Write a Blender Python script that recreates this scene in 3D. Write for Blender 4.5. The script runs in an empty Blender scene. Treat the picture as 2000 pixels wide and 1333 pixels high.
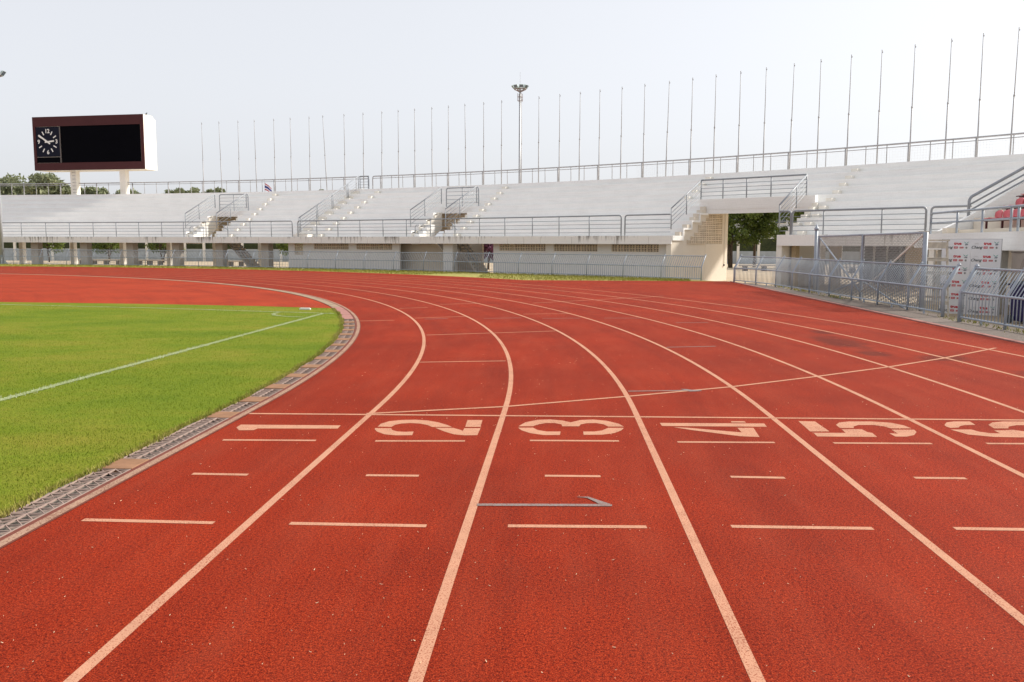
import bpy, bmesh, math, random
import numpy as np
from mathutils import Vector, Matrix
R_ = math.radians
random.seed(7); rng = np.random.default_rng(7)
scene = bpy.context.scene
COL = scene.collection

# ------------------------------------------------------------------ camera
cam = bpy.data.cameras.new('camera'); camo = bpy.data.objects.new('camera', cam); COL.objects.link(camo)
cam.sensor_width = 36.0; cam.lens = 30.53; cam.clip_start = 0.05; cam.clip_end = 3000
camo.matrix_world = (Matrix.Translation((0, 0, 1.545)) @ Matrix.Rotation(R_(3.059), 4, 'Z')
                     @ Matrix.Rotation(R_(90 - 6.303), 4, 'X') @ Matrix.Rotation(R_(0.21), 4, 'Z'))
scene.camera = camo

# ------------------------------------------------------------------ sky, sun, exposure
SUN = Vector((0.763, 0.294, 0.60)).normalized()
world = bpy.data.worlds.new('World'); scene.world = world; world.use_nodes = True
wn, wl = world.node_tree.nodes, world.node_tree.links
wn.clear()
wout = wn.new('ShaderNodeOutputWorld'); bg = wn.new('ShaderNodeBackground'); sky = wn.new('ShaderNodeTexSky')
sky.sky_type = 'NISHITA'; sky.sun_disc = False
sky.sun_elevation = math.asin(SUN.z); sky.sun_rotation = math.atan2(SUN.x, SUN.y)
sky.air_density = 1.0; sky.dust_density = 3.0; sky.ozone_density = 1.0; sky.altitude = 0
milk = wn.new('ShaderNodeMix'); milk.data_type = 'RGBA'; milk.blend_type = 'MIX'
milk.inputs[0].default_value = 0.62                       # thin bright overcast veiling the blue
pale = wn.new('ShaderNodeHueSaturation'); pale.inputs['Saturation'].default_value = 0.30; pale.inputs['Value'].default_value = 1.0
wl.new(sky.outputs[0], pale.inputs['Color']); wl.new(pale.outputs[0], milk.inputs[6]); milk.inputs[7].default_value = (4.62, 4.72, 5.02, 1)
wl.new(milk.outputs[2], bg.inputs[0]); bg.inputs[1].default_value = 0.10
wl.new(bg.outputs[0], wout.inputs[0])
sl = bpy.data.lights.new('sun', 'SUN'); sl.energy = 2.9; sl.angle = R_(5.0); sl.color = (1.0, 0.935, 0.84)
so = bpy.data.objects.new('sun', sl); COL.objects.link(so)
so.rotation_euler = SUN.to_track_quat('Z', 'Y').to_euler()
scene.render.engine = 'CYCLES'
vs = scene.view_settings
vs.view_transform = 'Standard'; vs.look = 'None'; vs.exposure = 0.97; vs.gamma = 1.0; vs.use_curve_mapping = False

# ------------------------------------------------------------------ materials
def newmat(name, rough=0.7, spec=0.3, metal=0.0):
    m = bpy.data.materials.new(name); m.use_nodes = True
    b = m.node_tree.nodes['Principled BSDF']
    b.inputs['Roughness'].default_value = rough; b.inputs['Metallic'].default_value = metal
    b.inputs['Specular IOR Level'].default_value = spec
    return m, m.node_tree.nodes, m.node_tree.links, b
def pos(n, l, scale=(1, 1, 1)):
    g = n.new('ShaderNodeNewGeometry'); mp = n.new('ShaderNodeMapping'); mp.inputs['Scale'].default_value = scale
    l.new(g.outputs['Position'], mp.inputs['Vector']); return mp.outputs[0]
def noise(n, l, vec, scale, detail=2, rough=0.5):
    t = n.new('ShaderNodeTexNoise'); t.inputs['Scale'].default_value = scale
    t.inputs['Detail'].default_value = detail; t.inputs['Roughness'].default_value = rough
    l.new(vec, t.inputs['Vector']); return t.outputs['Fac']
def ramp(n, l, fac, stops):
    r = n.new('ShaderNodeValToRGB'); e = r.color_ramp.elements
    while len(e) < len(stops): e.new(0.5)
    for k, (p, c) in enumerate(stops):
        e[k].position = p; e[k].color = (*c, 1) if len(c) == 3 else c
    l.new(fac, r.inputs[0]); return r.outputs[0]
def mix(n, l, fac, a, b, mode='MIX'):
    x = n.new('ShaderNodeMix'); x.data_type = 'RGBA'; x.blend_type = mode
    for s, v in ((0, fac), (6, a), (7, b)):
        if isinstance(v, (int, float)): x.inputs[s].default_value = v
        elif isinstance(v, tuple): x.inputs[s].default_value = (*v, 1) if len(v) == 3 else v
        else: l.new(v, x.inputs[s])
    return x.outputs[2]
def mth(n, l, op, a, b=None, c=None, clamp=False):
    x = n.new('ShaderNodeMath'); x.operation = op; x.use_clamp = clamp
    for k, v in enumerate((a, b, c)):
        if v is None: continue
        if isinstance(v, (int, float)): x.inputs[k].default_value = v
        else: l.new(v, x.inputs[k])
    return x.outputs[0]
def bump(n, l, b, h, strength=0.3, dist=0.01):
    x = n.new('ShaderNodeBump'); x.inputs['Strength'].default_value = strength; x.inputs['Distance'].default_value = dist
    l.new(h, x.inputs['Height']); l.new(x.outputs[0], b.inputs['Normal'])
def plain(name, c, rough=0.6, spec=0.3, metal=0.0, var=0.12, sc=2.0, bmp=0.0):
    m, n, l, b = newmat(name, rough, spec, metal)
    v = pos(n, l); f = noise(n, l, v, sc, 4, 0.6)
    lo = tuple(x * (1 - var) for x in c); hi = tuple(min(1, x * (1 + var)) for x in c)
    l.new(ramp(n, l, f, [(0.3, lo), (0.7, hi)]), b.inputs['Base Color'])
    if bmp: bump(n, l, b, noise(n, l, v, 60, 3), bmp, 0.004)
    return m

def track_mat(name, dark, mid, light, wet=False):
    m, n, l, b = newmat(name, 0.85, 0.095)
    v = pos(n, l)
    grain = noise(n, l, v, 150, 2, 0.6)
    speck = noise(n, l, v, 62, 3, 0.75)
    c = ramp(n, l, grain, [(0.33, dark), (0.5, mid), (0.68, light)])
    c2 = ramp(n, l, speck, [(0.34, (0.40, 0.30, 0.25)), (0.47, (0.95, 0.93, 0.90)), (0.64, (1.25, 1.4, 1.4))])
    c = mix(n, l, 1.0, c, c2, 'MULTIPLY')
    big = noise(n, l, v, 0.55, 4, 0.62)
    c = mix(n, l, 1.0, c, ramp(n, l, big, [(0.34, (0.84, 0.82, 0.84)), (0.66, (1.10, 1.10, 1.10))]), 'MULTIPLY')
    mid2 = noise(n, l, pos(n, l, (1.0, 0.22, 1)), 3.2, 4, 0.65)
    c = mix(n, l, ramp(n, l, mid2, [(0.45, (0, 0, 0)), (0.75, (0.22, 0.22, 0.22))]), c, (0.29, 0.058, 0.028))
    g2 = n.new('ShaderNodeNewGeometry'); sp = n.new('ShaderNodeSeparateXYZ'); l.new(g2.outputs['Position'], sp.inputs[0])
    ddx = mth(n, l, 'SUBTRACT', sp.outputs[0], -39.565); ddy = mth(n, l, 'MAXIMUM', mth(n, l, 'SUBTRACT', sp.outputs[1], 8.043), 0.0)
    rr = mth(n, l, 'SQRT', mth(n, l, 'ADD', mth(n, l, 'MULTIPLY', ddx, ddx), mth(n, l, 'MULTIPLY', ddy, ddy)))   # wear follows the lanes
    cx_ = n.new('ShaderNodeCombineXYZ'); l.new(mth(n, l, 'MULTIPLY', rr, 2.4), cx_.inputs[0]); l.new(mth(n, l, 'MULTIPLY', sp.outputs[1], 0.10), cx_.inputs[1])
    wear = noise(n, l, cx_.outputs[0], 1.0, 5, 0.7)
    c = mix(n, l, 1.0, c, ramp(n, l, wear, [(0.32, (0.86, 0.84, 0.84)), (0.5, (1, 1, 1)), (0.70, (1.08, 1.14, 1.16))]), 'MULTIPLY')
    scuff = noise(n, l, pos(n, l, (1.0, 0.35, 1)), 1.7, 6, 0.78)
    c = mix(n, l, ramp(n, l, scuff, [(0.66, (0, 0, 0)), (0.76, (0.35, 0.35, 0.35))]), c, (0.10, 0.02, 0.010))
    chips = noise(n, l, v, 120, 1, 0.3)
    c = mix(n, l, ramp(n, l, chips, [(0.755, (0, 0, 0)), (0.79, (0.8, 0.8, 0.8))]), c, (0.38, 0.15, 0.075))
    if wet:
        g = n.new('ShaderNodeNewGeometry'); sx = n.new('ShaderNodeSeparateXYZ'); l.new(g.outputs['Position'], sx.inputs[0])
        acc = None
        for (x, y, rx, ry) in [(4.55, 14.3, .42, 1.3), (4.62, 12.75, .32, .55), (5.35, 12.3, .5, .42), (5.9, 10.6, .35, .8), (4.75, 15.9, .25, .5)]:
            dx = mth(n, l, 'DIVIDE', mth(n, l, 'SUBTRACT', sx.outputs[0], x), rx)
            dy = mth(n, l, 'DIVIDE', mth(n, l, 'SUBTRACT', sx.outputs[1], y), ry)
            d = mth(n, l, 'SQRT', mth(n, l, 'ADD', mth(n, l, 'MULTIPLY', dx, dx), mth(n, l, 'MULTIPLY', dy, dy)))
            s = mth(n, l, 'SUBTRACT', 1.0, d)
            acc = s if acc is None else mth(n, l, 'MAXIMUM', acc, s)
        edge = mth(n, l, 'ADD', acc, mth(n, l, 'MULTIPLY', mth(n, l, 'SUBTRACT', noise(n, l, v, 2.6, 4, 0.7), 0.5), 1.6))
        f = ramp(n, l, edge, [(0.10, (0, 0, 0)), (0.55, (0.55, 0.55, 0.55))])
        c = mix(n, l, f, c, (0.055, 0.013, 0.008))
    l.new(c, b.inputs['Base Color'])
    bump(n, l, b, grain, 0.55, 0.006)
    return m
def paint_mat(name, col, base, wear=0.60):
    m, n, l, b = newmat(name, 0.85, 0.12)
    v = pos(n, l)
    grain = noise(n, l, v, 120, 2, 0.7)
    med = noise(n, l, v, 2.2, 4, 0.6)
    th = mth(n, l, 'ADD', grain, mth(n, l, 'MULTIPLY', mth(n, l, 'SUBTRACT', med, 0.5), 0.30))
    f = ramp(n, l, th, [(1 - wear - 0.06, (0.75, 0.75, 0.75)), (1 - wear, (0.0, 0, 0))])
    c = mix(n, l, f, col, base)
    c = mix(n, l, 1.0, c, ramp(n, l, noise(n, l, v, 8, 4), [(0.3, (0.9, 0.9, 0.9)), (0.7, (1.05, 1.05, 1.05))]), 'MULTIPLY')
    l.new(c, b.inputs['Base Color']); bump(n, l, b, grain, 0.4, 0.005)
    return m
def concrete(name, c, streak=0.0, ztop=2.04, stain=(0.16, 0.14, 0.12), courses=False):
    m, n, l, b = newmat(name, 0.85, 0.2)
    v = pos(n, l)
    f = noise(n, l, v, 0.8, 5, 0.6)
    col = ramp(n, l, f, [(0.25, tuple(x * 0.93 for x in c)), (0.7, c)])
    col = mix(n, l, 1.0, col, ramp(n, l, noise(n, l, v, 14, 4, 0.65), [(0.3, (0.95, 0.95, 0.945)), (0.6, (1, 1, 1))]), 'MULTIPLY')
    if courses:                       # faint horizontal scuffs along the rows
        s = noise(n, l, pos(n, l, (0.22, 0.22, 6.0)), 2.6, 4, 0.7)
        col = mix(n, l, 1.0, col, ramp(n, l, s, [(0.30, (0.93, 0.925, 0.92)), (0.52, (1, 1, 1))]), 'MULTIPLY')
    if streak > 0:
        g = n.new('ShaderNodeNewGeometry'); sx = n.new('ShaderNodeSeparateXYZ'); l.new(g.outputs['Position'], sx.inputs[0])
        h = mth(n, l, 'SUBTRACT', ztop, sx.outputs[2])
        runs = noise(n, l, pos(n, l, (1, 1, 0.10)), 5.5, 4, 0.75)
        where = noise(n, l, pos(n, l, (1, 1, 0.0)), 0.35, 2, 0.5)
        t = mth(n, l, 'ADD', runs, mth(n, l, 'MULTIPLY', mth(n, l, 'SUBTRACT', where, 0.5), 0.7))
        t = mth(n, l, 'SUBTRACT', t, mth(n, l, 'MULTIPLY', h, 0.33))
        fac = ramp(n, l, t, [(0.50, (0, 0, 0)), (0.66, (streak,) * 3)])
        col = mix(n, l, fac, col, stain)
    l.new(col, b.inputs['Base Color'])
    bump(n, l, b, noise(n, l, v, 25, 4), 0.12, 0.01)
    return m
def leaf_mat(name, a, b_, c):
    m, n, l, b = newmat(name, 0.6, 0.25)
    v = pos(n, l)
    col = ramp(n, l, noise(n, l, v, 1.1, 3), [(0.3, a), (0.52, b_), (0.72, c)])
    col = mix(n, l, 0.5, col, ramp(n, l, noise(n, l, v, 9, 2), [(0.3, a), (0.7, c)]))
    l.new(col, b.inputs['Base Color'])
    b.inputs['Transmission Weight'].default_value = 0.0
    tr = n.new('ShaderNodeBsdfTranslucent'); l.new(col, tr.inputs[0])
    mx = n.new('ShaderNodeMixShader'); mx.inputs[0].default_value = 0.25
    l.new(b.outputs[0], mx.inputs[1]); l.new(tr.outputs[0], mx.inputs[2])
    l.new(mx.outputs[0], n['Material Output'].inputs[0])
    return m

M = {}
M['track'] = track_mat('track_red', (0.085, 0.0050, 0.0012), (0.228, 0.0158, 0.0029), (0.365, 0.045, 0.0110), wet=True)
M['apron'] = track_mat('apron_orange', (0.18, 0.014, 0.004), (0.32, 0.030, 0.008), (0.39, 0.066, 0.022))
M['line'] = paint_mat('line_peach', (0.48, 0.245, 0.155), (0.22, 0.035, 0.014), 0.565)
M['grey_line'] = paint_mat('line_grey', (0.225, 0.18, 0.165), (0.20, 0.03, 0.013), 0.56)
M['kerb_line'] = paint_mat('kerb_paint', (0.37, 0.235, 0.165), (0.15, 0.055, 0.032), 0.50)
M['pink'] = plain('kerb_pink', (0.33, 0.16, 0.135), 0.85, 0.2, var=0.2, sc=6, bmp=0.3)
M['white'] = concrete('terrace_white', (0.90, 0.893, 0.87), courses=True)
M['fascia'] = concrete('fascia_stained', (0.90, 0.87, 0.83), streak=0.85)
M['wallgrey'] = concrete('under_wall', (0.84, 0.825, 0.80))
M['cream'] = concrete('cream_wall', (0.74, 0.67, 0.57))
M['brown_col'] = concrete('column_beige', (0.52, 0.46, 0.39))
M['yellow_wall'] = concrete('ochre_wall', (0.55, 0.44, 0.28))
M['block'] = plain('vent_block', (0.74, 0.64, 0.51), 0.85, 0.2)
M['steel'] = plain('grey_rail', (0.27, 0.29, 0.315), 0.42, 0.45, 0.0, 0.10, 3)
M['fence'] = plain('fence_bluegrey', (0.32, 0.36, 0.41), 0.42, 0.45, 0.0, 0.16, 4)
M['pole'] = plain('pole_grey', (0.37, 0.365, 0.37), 0.5, 0.4)
M['galv'] = plain('galvanised', (0.46, 0.47, 0.48), 0.45, 0.5, 0.3)
M['wire'] = plain('wire', (0.30, 0.29, 0.28), 0.5, 0.4, 0.4)
M['wirefaint'] = plain('wire_fine', (0.62, 0.60, 0.58), 0.6, 0.3)
M['asphalt'] = plain('asphalt', (0.165, 0.135, 0.115), 0.9, 0.2, var=0.30, sc=45, bmp=0.5)
M['ground'] = plain('pale_paving', (0.46, 0.37, 0.26), 0.9, 0.2, var=0.16, sc=0.6)
M['drygrass'] = plain('dry_verge', (0.30, 0.27, 0.085), 0.95, 0.1, var=0.30, sc=5, bmp=0.5)
M['channel'] = plain('channel_dirt', (0.17, 0.15, 0.13), 0.95, 0.1, var=0.3, sc=12)
M['grate'] = plain('grate_pink', (0.31, 0.225, 0.19), 0.7, 0.3, var=0.15, sc=9)
M['tile'] = plain('cover_tan', (0.255, 0.135, 0.075), 0.85, 0.2, var=0.16, sc=7, bmp=0.3)
M['brownkerb'] = plain('kerb_brown', (0.15, 0.045, 0.03), 0.85, 0.2, var=0.2, sc=10)
M['concrete_kerb'] = plain('kerb_concrete', (0.30, 0.215, 0.145), 0.9, 0.2, var=0.25, sc=4)
M['maroon'] = plain('maroon_panel', (0.070, 0.022, 0.024), 0.6, 0.15, var=0.06)
M['screen'] = plain('screen_black', (0.0015, 0.0015, 0.003), 0.6, 0.03, var=0.2)
M['clock'] = plain('clock_glass', (0.006, 0.007, 0.018), 0.4, 0.10, var=0.2)
M['ivory'] = concrete('ivory_paint', (0.82, 0.78, 0.70))
M['clockwhite'] = plain('clock_white', (0.80, 0.79, 0.76), 0.5)
M['darkframe'] = plain('dark_frame', (0.16, 0.14, 0.13), 0.5)
M['lampgreen'] = plain('lamp_glass', (0.42, 0.50, 0.47), 0.3, 0.5)
M['rust'] = plain('rusty_arm', (0.22, 0.15, 0.13), 0.6)
M['red_seat'] = plain('seat_red', (0.62, 0.11, 0.13), 0.4, 0.45, var=0.14, sc=1.5)
M['dark_red'] = plain('seat_leg', (0.10, 0.018, 0.022), 0.5)
M['wood'] = plain('ladder_white', (0.58, 0.52, 0.43), 0.7, 0.25, var=0.2, sc=9)
M['board'] = plain('board_white', (0.76, 0.76, 0.78), 0.5, 0.3, var=0.04)
M['p_red'] = plain('print_red', (0.55, 0.015, 0.03), 0.5)
M['p_black'] = plain('print_black', (0.03, 0.035, 0.035), 0.5)
M['p_teal'] = plain('print_teal', (0.18, 0.42, 0.38), 0.5)
M['p_navy'] = plain('print_navy', (0.07, 0.09, 0.14), 0.5)
M['p_grey'] = plain('print_grey', (0.45, 0.44, 0.41), 0.5)
M['bin'] = plain('bin_navy', (0.012, 0.010, 0.075), 0.35, 0.45)
M['binlid'] = plain('bin_lid', (0.05, 0.06, 0.07), 0.4)
M['tarp'] = plain('tarp_taupe', (0.36, 0.31, 0.27), 0.8, var=0.08)
M['tarp2'] = plain('tarp_print', (0.30, 0.25, 0.215), 0.8, var=0.08)
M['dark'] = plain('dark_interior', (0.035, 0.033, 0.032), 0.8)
M['glass'] = plain('window_glass', (0.09, 0.11, 0.13), 0.12, 0.6, var=0.3, sc=0.7)
M['bldg'] = concrete('building_pale', (0.62, 0.63, 0.64))
M['bark'] = plain('bark', (0.10, 0.075, 0.055), 0.9, 0.1, var=0.3, sc=8)
M['leafA'] = leaf_mat('leaf_mid', (0.05, 0.085, 0.016), (0.10, 0.15, 0.026), (0.21, 0.24, 0.05))
M['leafB'] = leaf_mat('leaf_hazy', (0.16, 0.185, 0.11), (0.22, 0.25, 0.14), (0.31, 0.325, 0.185))  # distance haze put into the colour as paler, greyer leaves
M['leafC'] = leaf_mat('leaf_purple', (0.10, 0.03, 0.07), (0.20, 0.04, 0.13), (0.07, 0.07, 0.03))
M['hedge'] = leaf_mat('hedge', (0.025, 0.035, 0.015), (0.045, 0.06, 0.022), (0.08, 0.09, 0.035))
M['straw'] = plain('straw', (0.72, 0.58, 0.38), 0.8)
def grass_mat():
    m, n, l, b = newmat('turf', 0.9, 0.04)
    v = pos(n, l)
    a = noise(n, l, pos(n, l, (0.45, 0.62, 1)), 0.9, 6, 0.68)
    c = ramp(n, l, a, [(0.30, (0.105, 0.165, 0.014)), (0.48, (0.155, 0.200, 0.018)), (0.68, (0.225, 0.215, 0.030))])
    f = noise(n, l, pos(n, l, (1, 1, 1)), 55, 4, 0.7)
    c = mix(n, l, 1.0, c, ramp(n, l, f, [(0.3, (0.55, 0.60, 0.5)), (0.55, (1.0, 1.0, 1.0)), (0.75, (1.3, 1.2, 1.15))]), 'MULTIPLY')
    l.new(c, b.inputs['Base Color']); bump(n, l, b, f, 0.8, 0.02)
    return m
M['turf'] = grass_mat()
def blade_mat(name, cols):
    m, n, l, b = newmat(name, 0.7, 0.08)
    v = pos(n, l)
    a = noise(n, l, pos(n, l, (0.45, 0.62, 1)), 0.9, 6, 0.68)
    g = noise(n, l, v, 45, 2, 0.5)
    k = mth(n, l, 'ADD', mth(n, l, 'MULTIPLY', a, 0.6), mth(n, l, 'MULTIPLY', g, 0.4))
    l.new(ramp(n, l, k, [(0.3, cols[0]), (0.5, cols[1]), (0.7, cols[2])]), b.inputs['Base Color'])
    return m
M['blade'] = blade_mat('grass_blade', [(0.100, 0.172, 0.012), (0.165, 0.220, 0.018), (0.240, 0.238, 0.034)])
M['blade_dry'] = blade_mat('dry_blade', [(0.15, 0.19, 0.02), (0.25, 0.24, 0.05), (0.38, 0.31, 0.11)])
M['blade_white'] = blade_mat('painted_blade', [(0.28, 0.33, 0.16), (0.48, 0.51, 0.38), (0.62, 0.63, 0.54)])
M['pitch_line'] = paint_mat('pitch_paint', (0.30, 0.345, 0.19), (0.15, 0.19, 0.015), 0.48)
M['lowwall'] = plain('boundary_grey', (0.36, 0.39, 0.41), 0.8)
M['fascia2'] = M['fascia']

# ------------------------------------------------------------------ mesh and object helpers
ORG = {}
class MB:
    def __init__(s): s.v = []; s.f = []
    def add(s, vs, fs):
        k = len(s.v); s.v += [tuple(p) for p in vs]; s.f += [tuple(i + k for i in f) for f in fs]; return s
    def hexa(s, p):       # 8 points: bottom 4, top 4
        return s.add(p, [(3, 2, 1, 0), (4, 5, 6, 7), (0, 1, 5, 4), (1, 2, 6, 5), (2, 3, 7, 6), (3, 0, 4, 7)])
    def box(s, c, d, m=None):
        x, y, z = d[0] / 2, d[1] / 2, d[2] / 2
        p = [Vector(q) for q in ((-x, -y, -z), (x, -y, -z), (x, y, -z), (-x, y, -z), (-x, -y, z), (x, -y, z), (x, y, z), (-x, y, z))]
        if m is not None: p = [m @ q for q in p]
        return s.hexa([q + Vector(c) for q in p])
    def bar(s, a, b, w, h, up=(0, 0, 1)):
        a, b = Vector(a), Vector(b); t = (b - a).normalized(); up = Vector(up)
        n = t.cross(up)
        if n.length < 1e-4: n = t.cross(Vector((0, 1, 0)))
        n.normalize(); u = n.cross(t)
        o = [-n * w / 2 - u * h / 2, n * w / 2 - u * h / 2, n * w / 2 + u * h / 2, -n * w / 2 + u * h / 2]
        return s.hexa([a + k for k in o] + [b + k for k in o])
    def path(s, pts, r, n=6, cap=True):
        pts = [Vector(p) for p in pts]; rs = r if isinstance(r, (list, tuple)) else [r] * len(pts)
        k0 = len(s.v); prev = None; m = len(pts)
        for i, p in enumerate(pts):
            t = (pts[min(i + 1, m - 1)] - pts[max(i - 1, 0)]).normalized()
            if prev is None:
                a = Vector((0, 0, 1)) if abs(t.z) < 0.9 else Vector((1, 0, 0))
                u = t.cross(a).normalized()
            else:
                u = (prev - t * prev.dot(t)).normalized()
            prev = u; w = t.cross(u)
            for k in range(n):
                q = 2 * math.pi * k / n
                s.v.append(tuple(p + (u * math.cos(q) + w * math.sin(q)) * rs[i]))
        for i in range(m - 1):
            for k in range(n):
                a = k0 + i * n + k; b = k0 + i * n + (k + 1) % n
                s.f.append((a, b, b + n, a + n))
        if cap:
            s.f.append(tuple(k0 + k for k in reversed(range(n)))); s.f.append(tuple(k0 + (m - 1) * n + k for k in range(n)))
        return s
    def prism(s, poly, off):       # planar outline (3D points) pushed by off
        n = len(poly); off = Vector(off); p = [Vector(q) for q in poly]
        return s.add([*p, *[q + off for q in p]], [tuple(reversed(range(n))), tuple(range(n, 2 * n))] + [(i, (i + 1) % n, n + (i + 1) % n, n + i) for i in range(n)])
    def ngon(s, poly): return s.add(poly, [tuple(range(len(poly)))])
    def ball(s, c, r, n=8, sz=1.0):
        k0 = len(s.v); c = Vector(c); rings = 5
        s.v.append(tuple(c - Vector((0, 0, r * sz))))
        for i in range(1, rings):
            a = -math.pi / 2 + math.pi * i / rings
            for k in range(n):
                q = 2 * math.pi * k / n
                s.v.append((c.x + r * math.cos(a) * math.cos(q), c.y + r * math.cos(a) * math.sin(q), c.z + r * sz * math.sin(a)))
        s.v.append(tuple(c + Vector((0, 0, r * sz)))); top = len(s.v) - 1
        for k in range(n):
            s.f.append((k0, k0 + 1 + (k + 1) % n, k0 + 1 + k)); b = k0 + 1 + (rings - 2) * n
            s.f.append((b + k, b + (k + 1) % n, top))
        for i in range(rings - 2):
            for k in range(n):
                a = k0 + 1 + i * n; s.f.append((a + k, a + (k + 1) % n, a + n + (k + 1) % n, a + n + k))
        return s
    def mesh(s, name, mat, org=(0, 0, 0), smooth=False):
        me = bpy.data.meshes.new(name); o = Vector(org)
        me.from_pydata([(x - o.x, y - o.y, z - o.z) for x, y, z in s.v], [], s.f); me.update()
        if mat: me.materials.append(M[mat])
        if smooth: me.polygons.foreach_set('use_smooth', [True] * len(me.polygons))
        return me
    def build(s, name, mat, parent=None, smooth=False, kind=None, label=None):
        org = ORG.get(parent.name, (0, 0, 0)) if parent else (0, 0, 0)
        o = bpy.data.objects.new(name, s.mesh(name, mat, org, smooth)); COL.objects.link(o)
        if parent: o.parent = parent; ORG[o.name] = org
        else: ORG[o.name] = (0, 0, 0)
        if kind: o['kind'] = kind
        if label: o['label'] = label
        return o
def tag(o, label, cat, group=None):
    o['label'] = label; o['category'] = cat
    if group: o['group'] = group
    return o
def thing(name, label, cat, loc=(0, 0, 0), group=None):
    o = bpy.data.objects.new(name, None); COL.objects.link(o); o.location = loc; o.empty_display_size = 0.2
    ORG[o.name] = tuple(loc); return tag(o, label, cat, group)
def inst(name, mesh, parent, mw):
    o = bpy.data.objects.new(name, mesh); COL.objects.link(o); o.parent = parent
    o.matrix_basis = Matrix.Translation(-Vector(ORG[parent.name])) @ mw; ORG[o.name] = ORG[parent.name]
    return o
def text_mb(s, size, shear=0.0, bold=0.0):
    cu = bpy.data.curves.new('lettering', 'FONT'); cu.body = s; cu.size = size; cu.shear = shear; cu.offset = bold
    cu.align_x = 'CENTER'; cu.align_y = 'CENTER'; cu.extrude = 0.0015; cu.resolution_u = 3
    ob = bpy.data.objects.new('lettering', cu); COL.objects.link(ob)
    dg = bpy.context.evaluated_depsgraph_get(); me = bpy.data.meshes.new_from_object(ob.evaluated_get(dg))
    vs = [tuple(v.co) for v in me.vertices]; fs = [tuple(p.vertices) for p in me.polygons]
    bpy.data.objects.remove(ob); bpy.data.meshes.remove(me); bpy.data.curves.remove(cu)
    return vs, fs

# track circle and stand circle
TC = (-39.565, 8.043); R0 = 36.63
SC = (-54.4, -30.3)
def P(th, R, z=0.0):
    a = R_(th); return Vector((SC[0] + R * math.cos(a), SC[1] + R * math.sin(a), z))
def Q(a, R, z=0.0):
    a = R_(a); return Vector((TC[0] + R * math.cos(a), TC[1] + R * math.sin(a), z))
def arc(t0, t1, step=0.5):
    n = max(1, int(math.ceil(abs(t1 - t0) / step))); return [t0 + (t1 - t0) * i / n for i in range(n + 1)]
def sweep(mb, prof, t0, t1, step=0.5):
    th = arc(t0, t1, step); n = len(prof); k0 = len(mb.v)
    for t in th:
        for (r, z) in prof: mb.v.append(tuple(P(t, r, z)))
    for i in range(len(th) - 1):
        for k in range(n):
            a = k0 + i * n + k; b = k0 + i * n + (k + 1) % n; mb.f.append((a, b, b + n, a + n))
    mb.f.append(tuple(k0 + k for k in reversed(range(n)))); mb.f.append(tuple(k0 + (len(th) - 1) * n + k for k in range(n)))
    return mb
def flat_ring(mb, r0, r1, a0, a1, z, step=1.0, y0=None):
    # band round the track bend, running on along the straight down to y0
    A = arc(a0, a1, step); pts = []
    if y0 is not None: pts.append((Vector((TC[0] + r0, y0, z)), Vector((TC[0] + r1, y0, z))))
    for a in A: pts.append((Q(a, r0, z), Q(a, r1, z)))
    k0 = len(mb.v)
    for p, q in pts: mb.v += [tuple(p), tuple(q)]
    for i in range(len(pts) - 1): mb.f.append((k0 + 2 * i, k0 + 2 * i + 1, k0 + 2 * i + 3, k0 + 2 * i + 2))
    return mb

# ================================================================== THE SETTING
GZ = -0.31
MB().ngon([(-900, -300, GZ), (900, -300, GZ), (900, 1500, GZ), (-900, 1500, GZ)]).build('ground', 'ground', kind='structure')

# --- running track
XE = 7.42; YE = 38.6; RO = 48.8; RIN = 36.745
mb = MB(); rows = []
rows.append((Vector((TC[0] + RIN, -6, 0)), Vector((XE, -6, 0))))
for a in arc(0, 125, 1.0):
    ro = min(RO, (XE - TC[0]) / math.cos(R_(a))) if a < 60 else RO
    rows.append((Q(a, RIN), Q(a, ro)))
for p, q in rows: mb.v += [tuple(p), tuple(q)]
for i in range(len(rows) - 1): mb.f.append((2 * i, 2 * i + 1, 2 * i + 3, 2 * i + 2))
a1 = math.degrees(math.asin((YE - TC[1]) / RO)); chute = [(XE, YE, 0)]
chute += [tuple(Q(a1, RO))]
a = math.floor(a1)
while a >= 16: chute.append(tuple(Q(a, RO))); a -= 1
chute += [(XE, TC[1] + math.tan(R_(15)) * (XE - TC[0]), 0)]
mb.ngon(list(reversed(chute)))
track = mb.build('running_track', 'track', kind='structure')
ORG[track.name] = (0, 0, 0)

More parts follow.
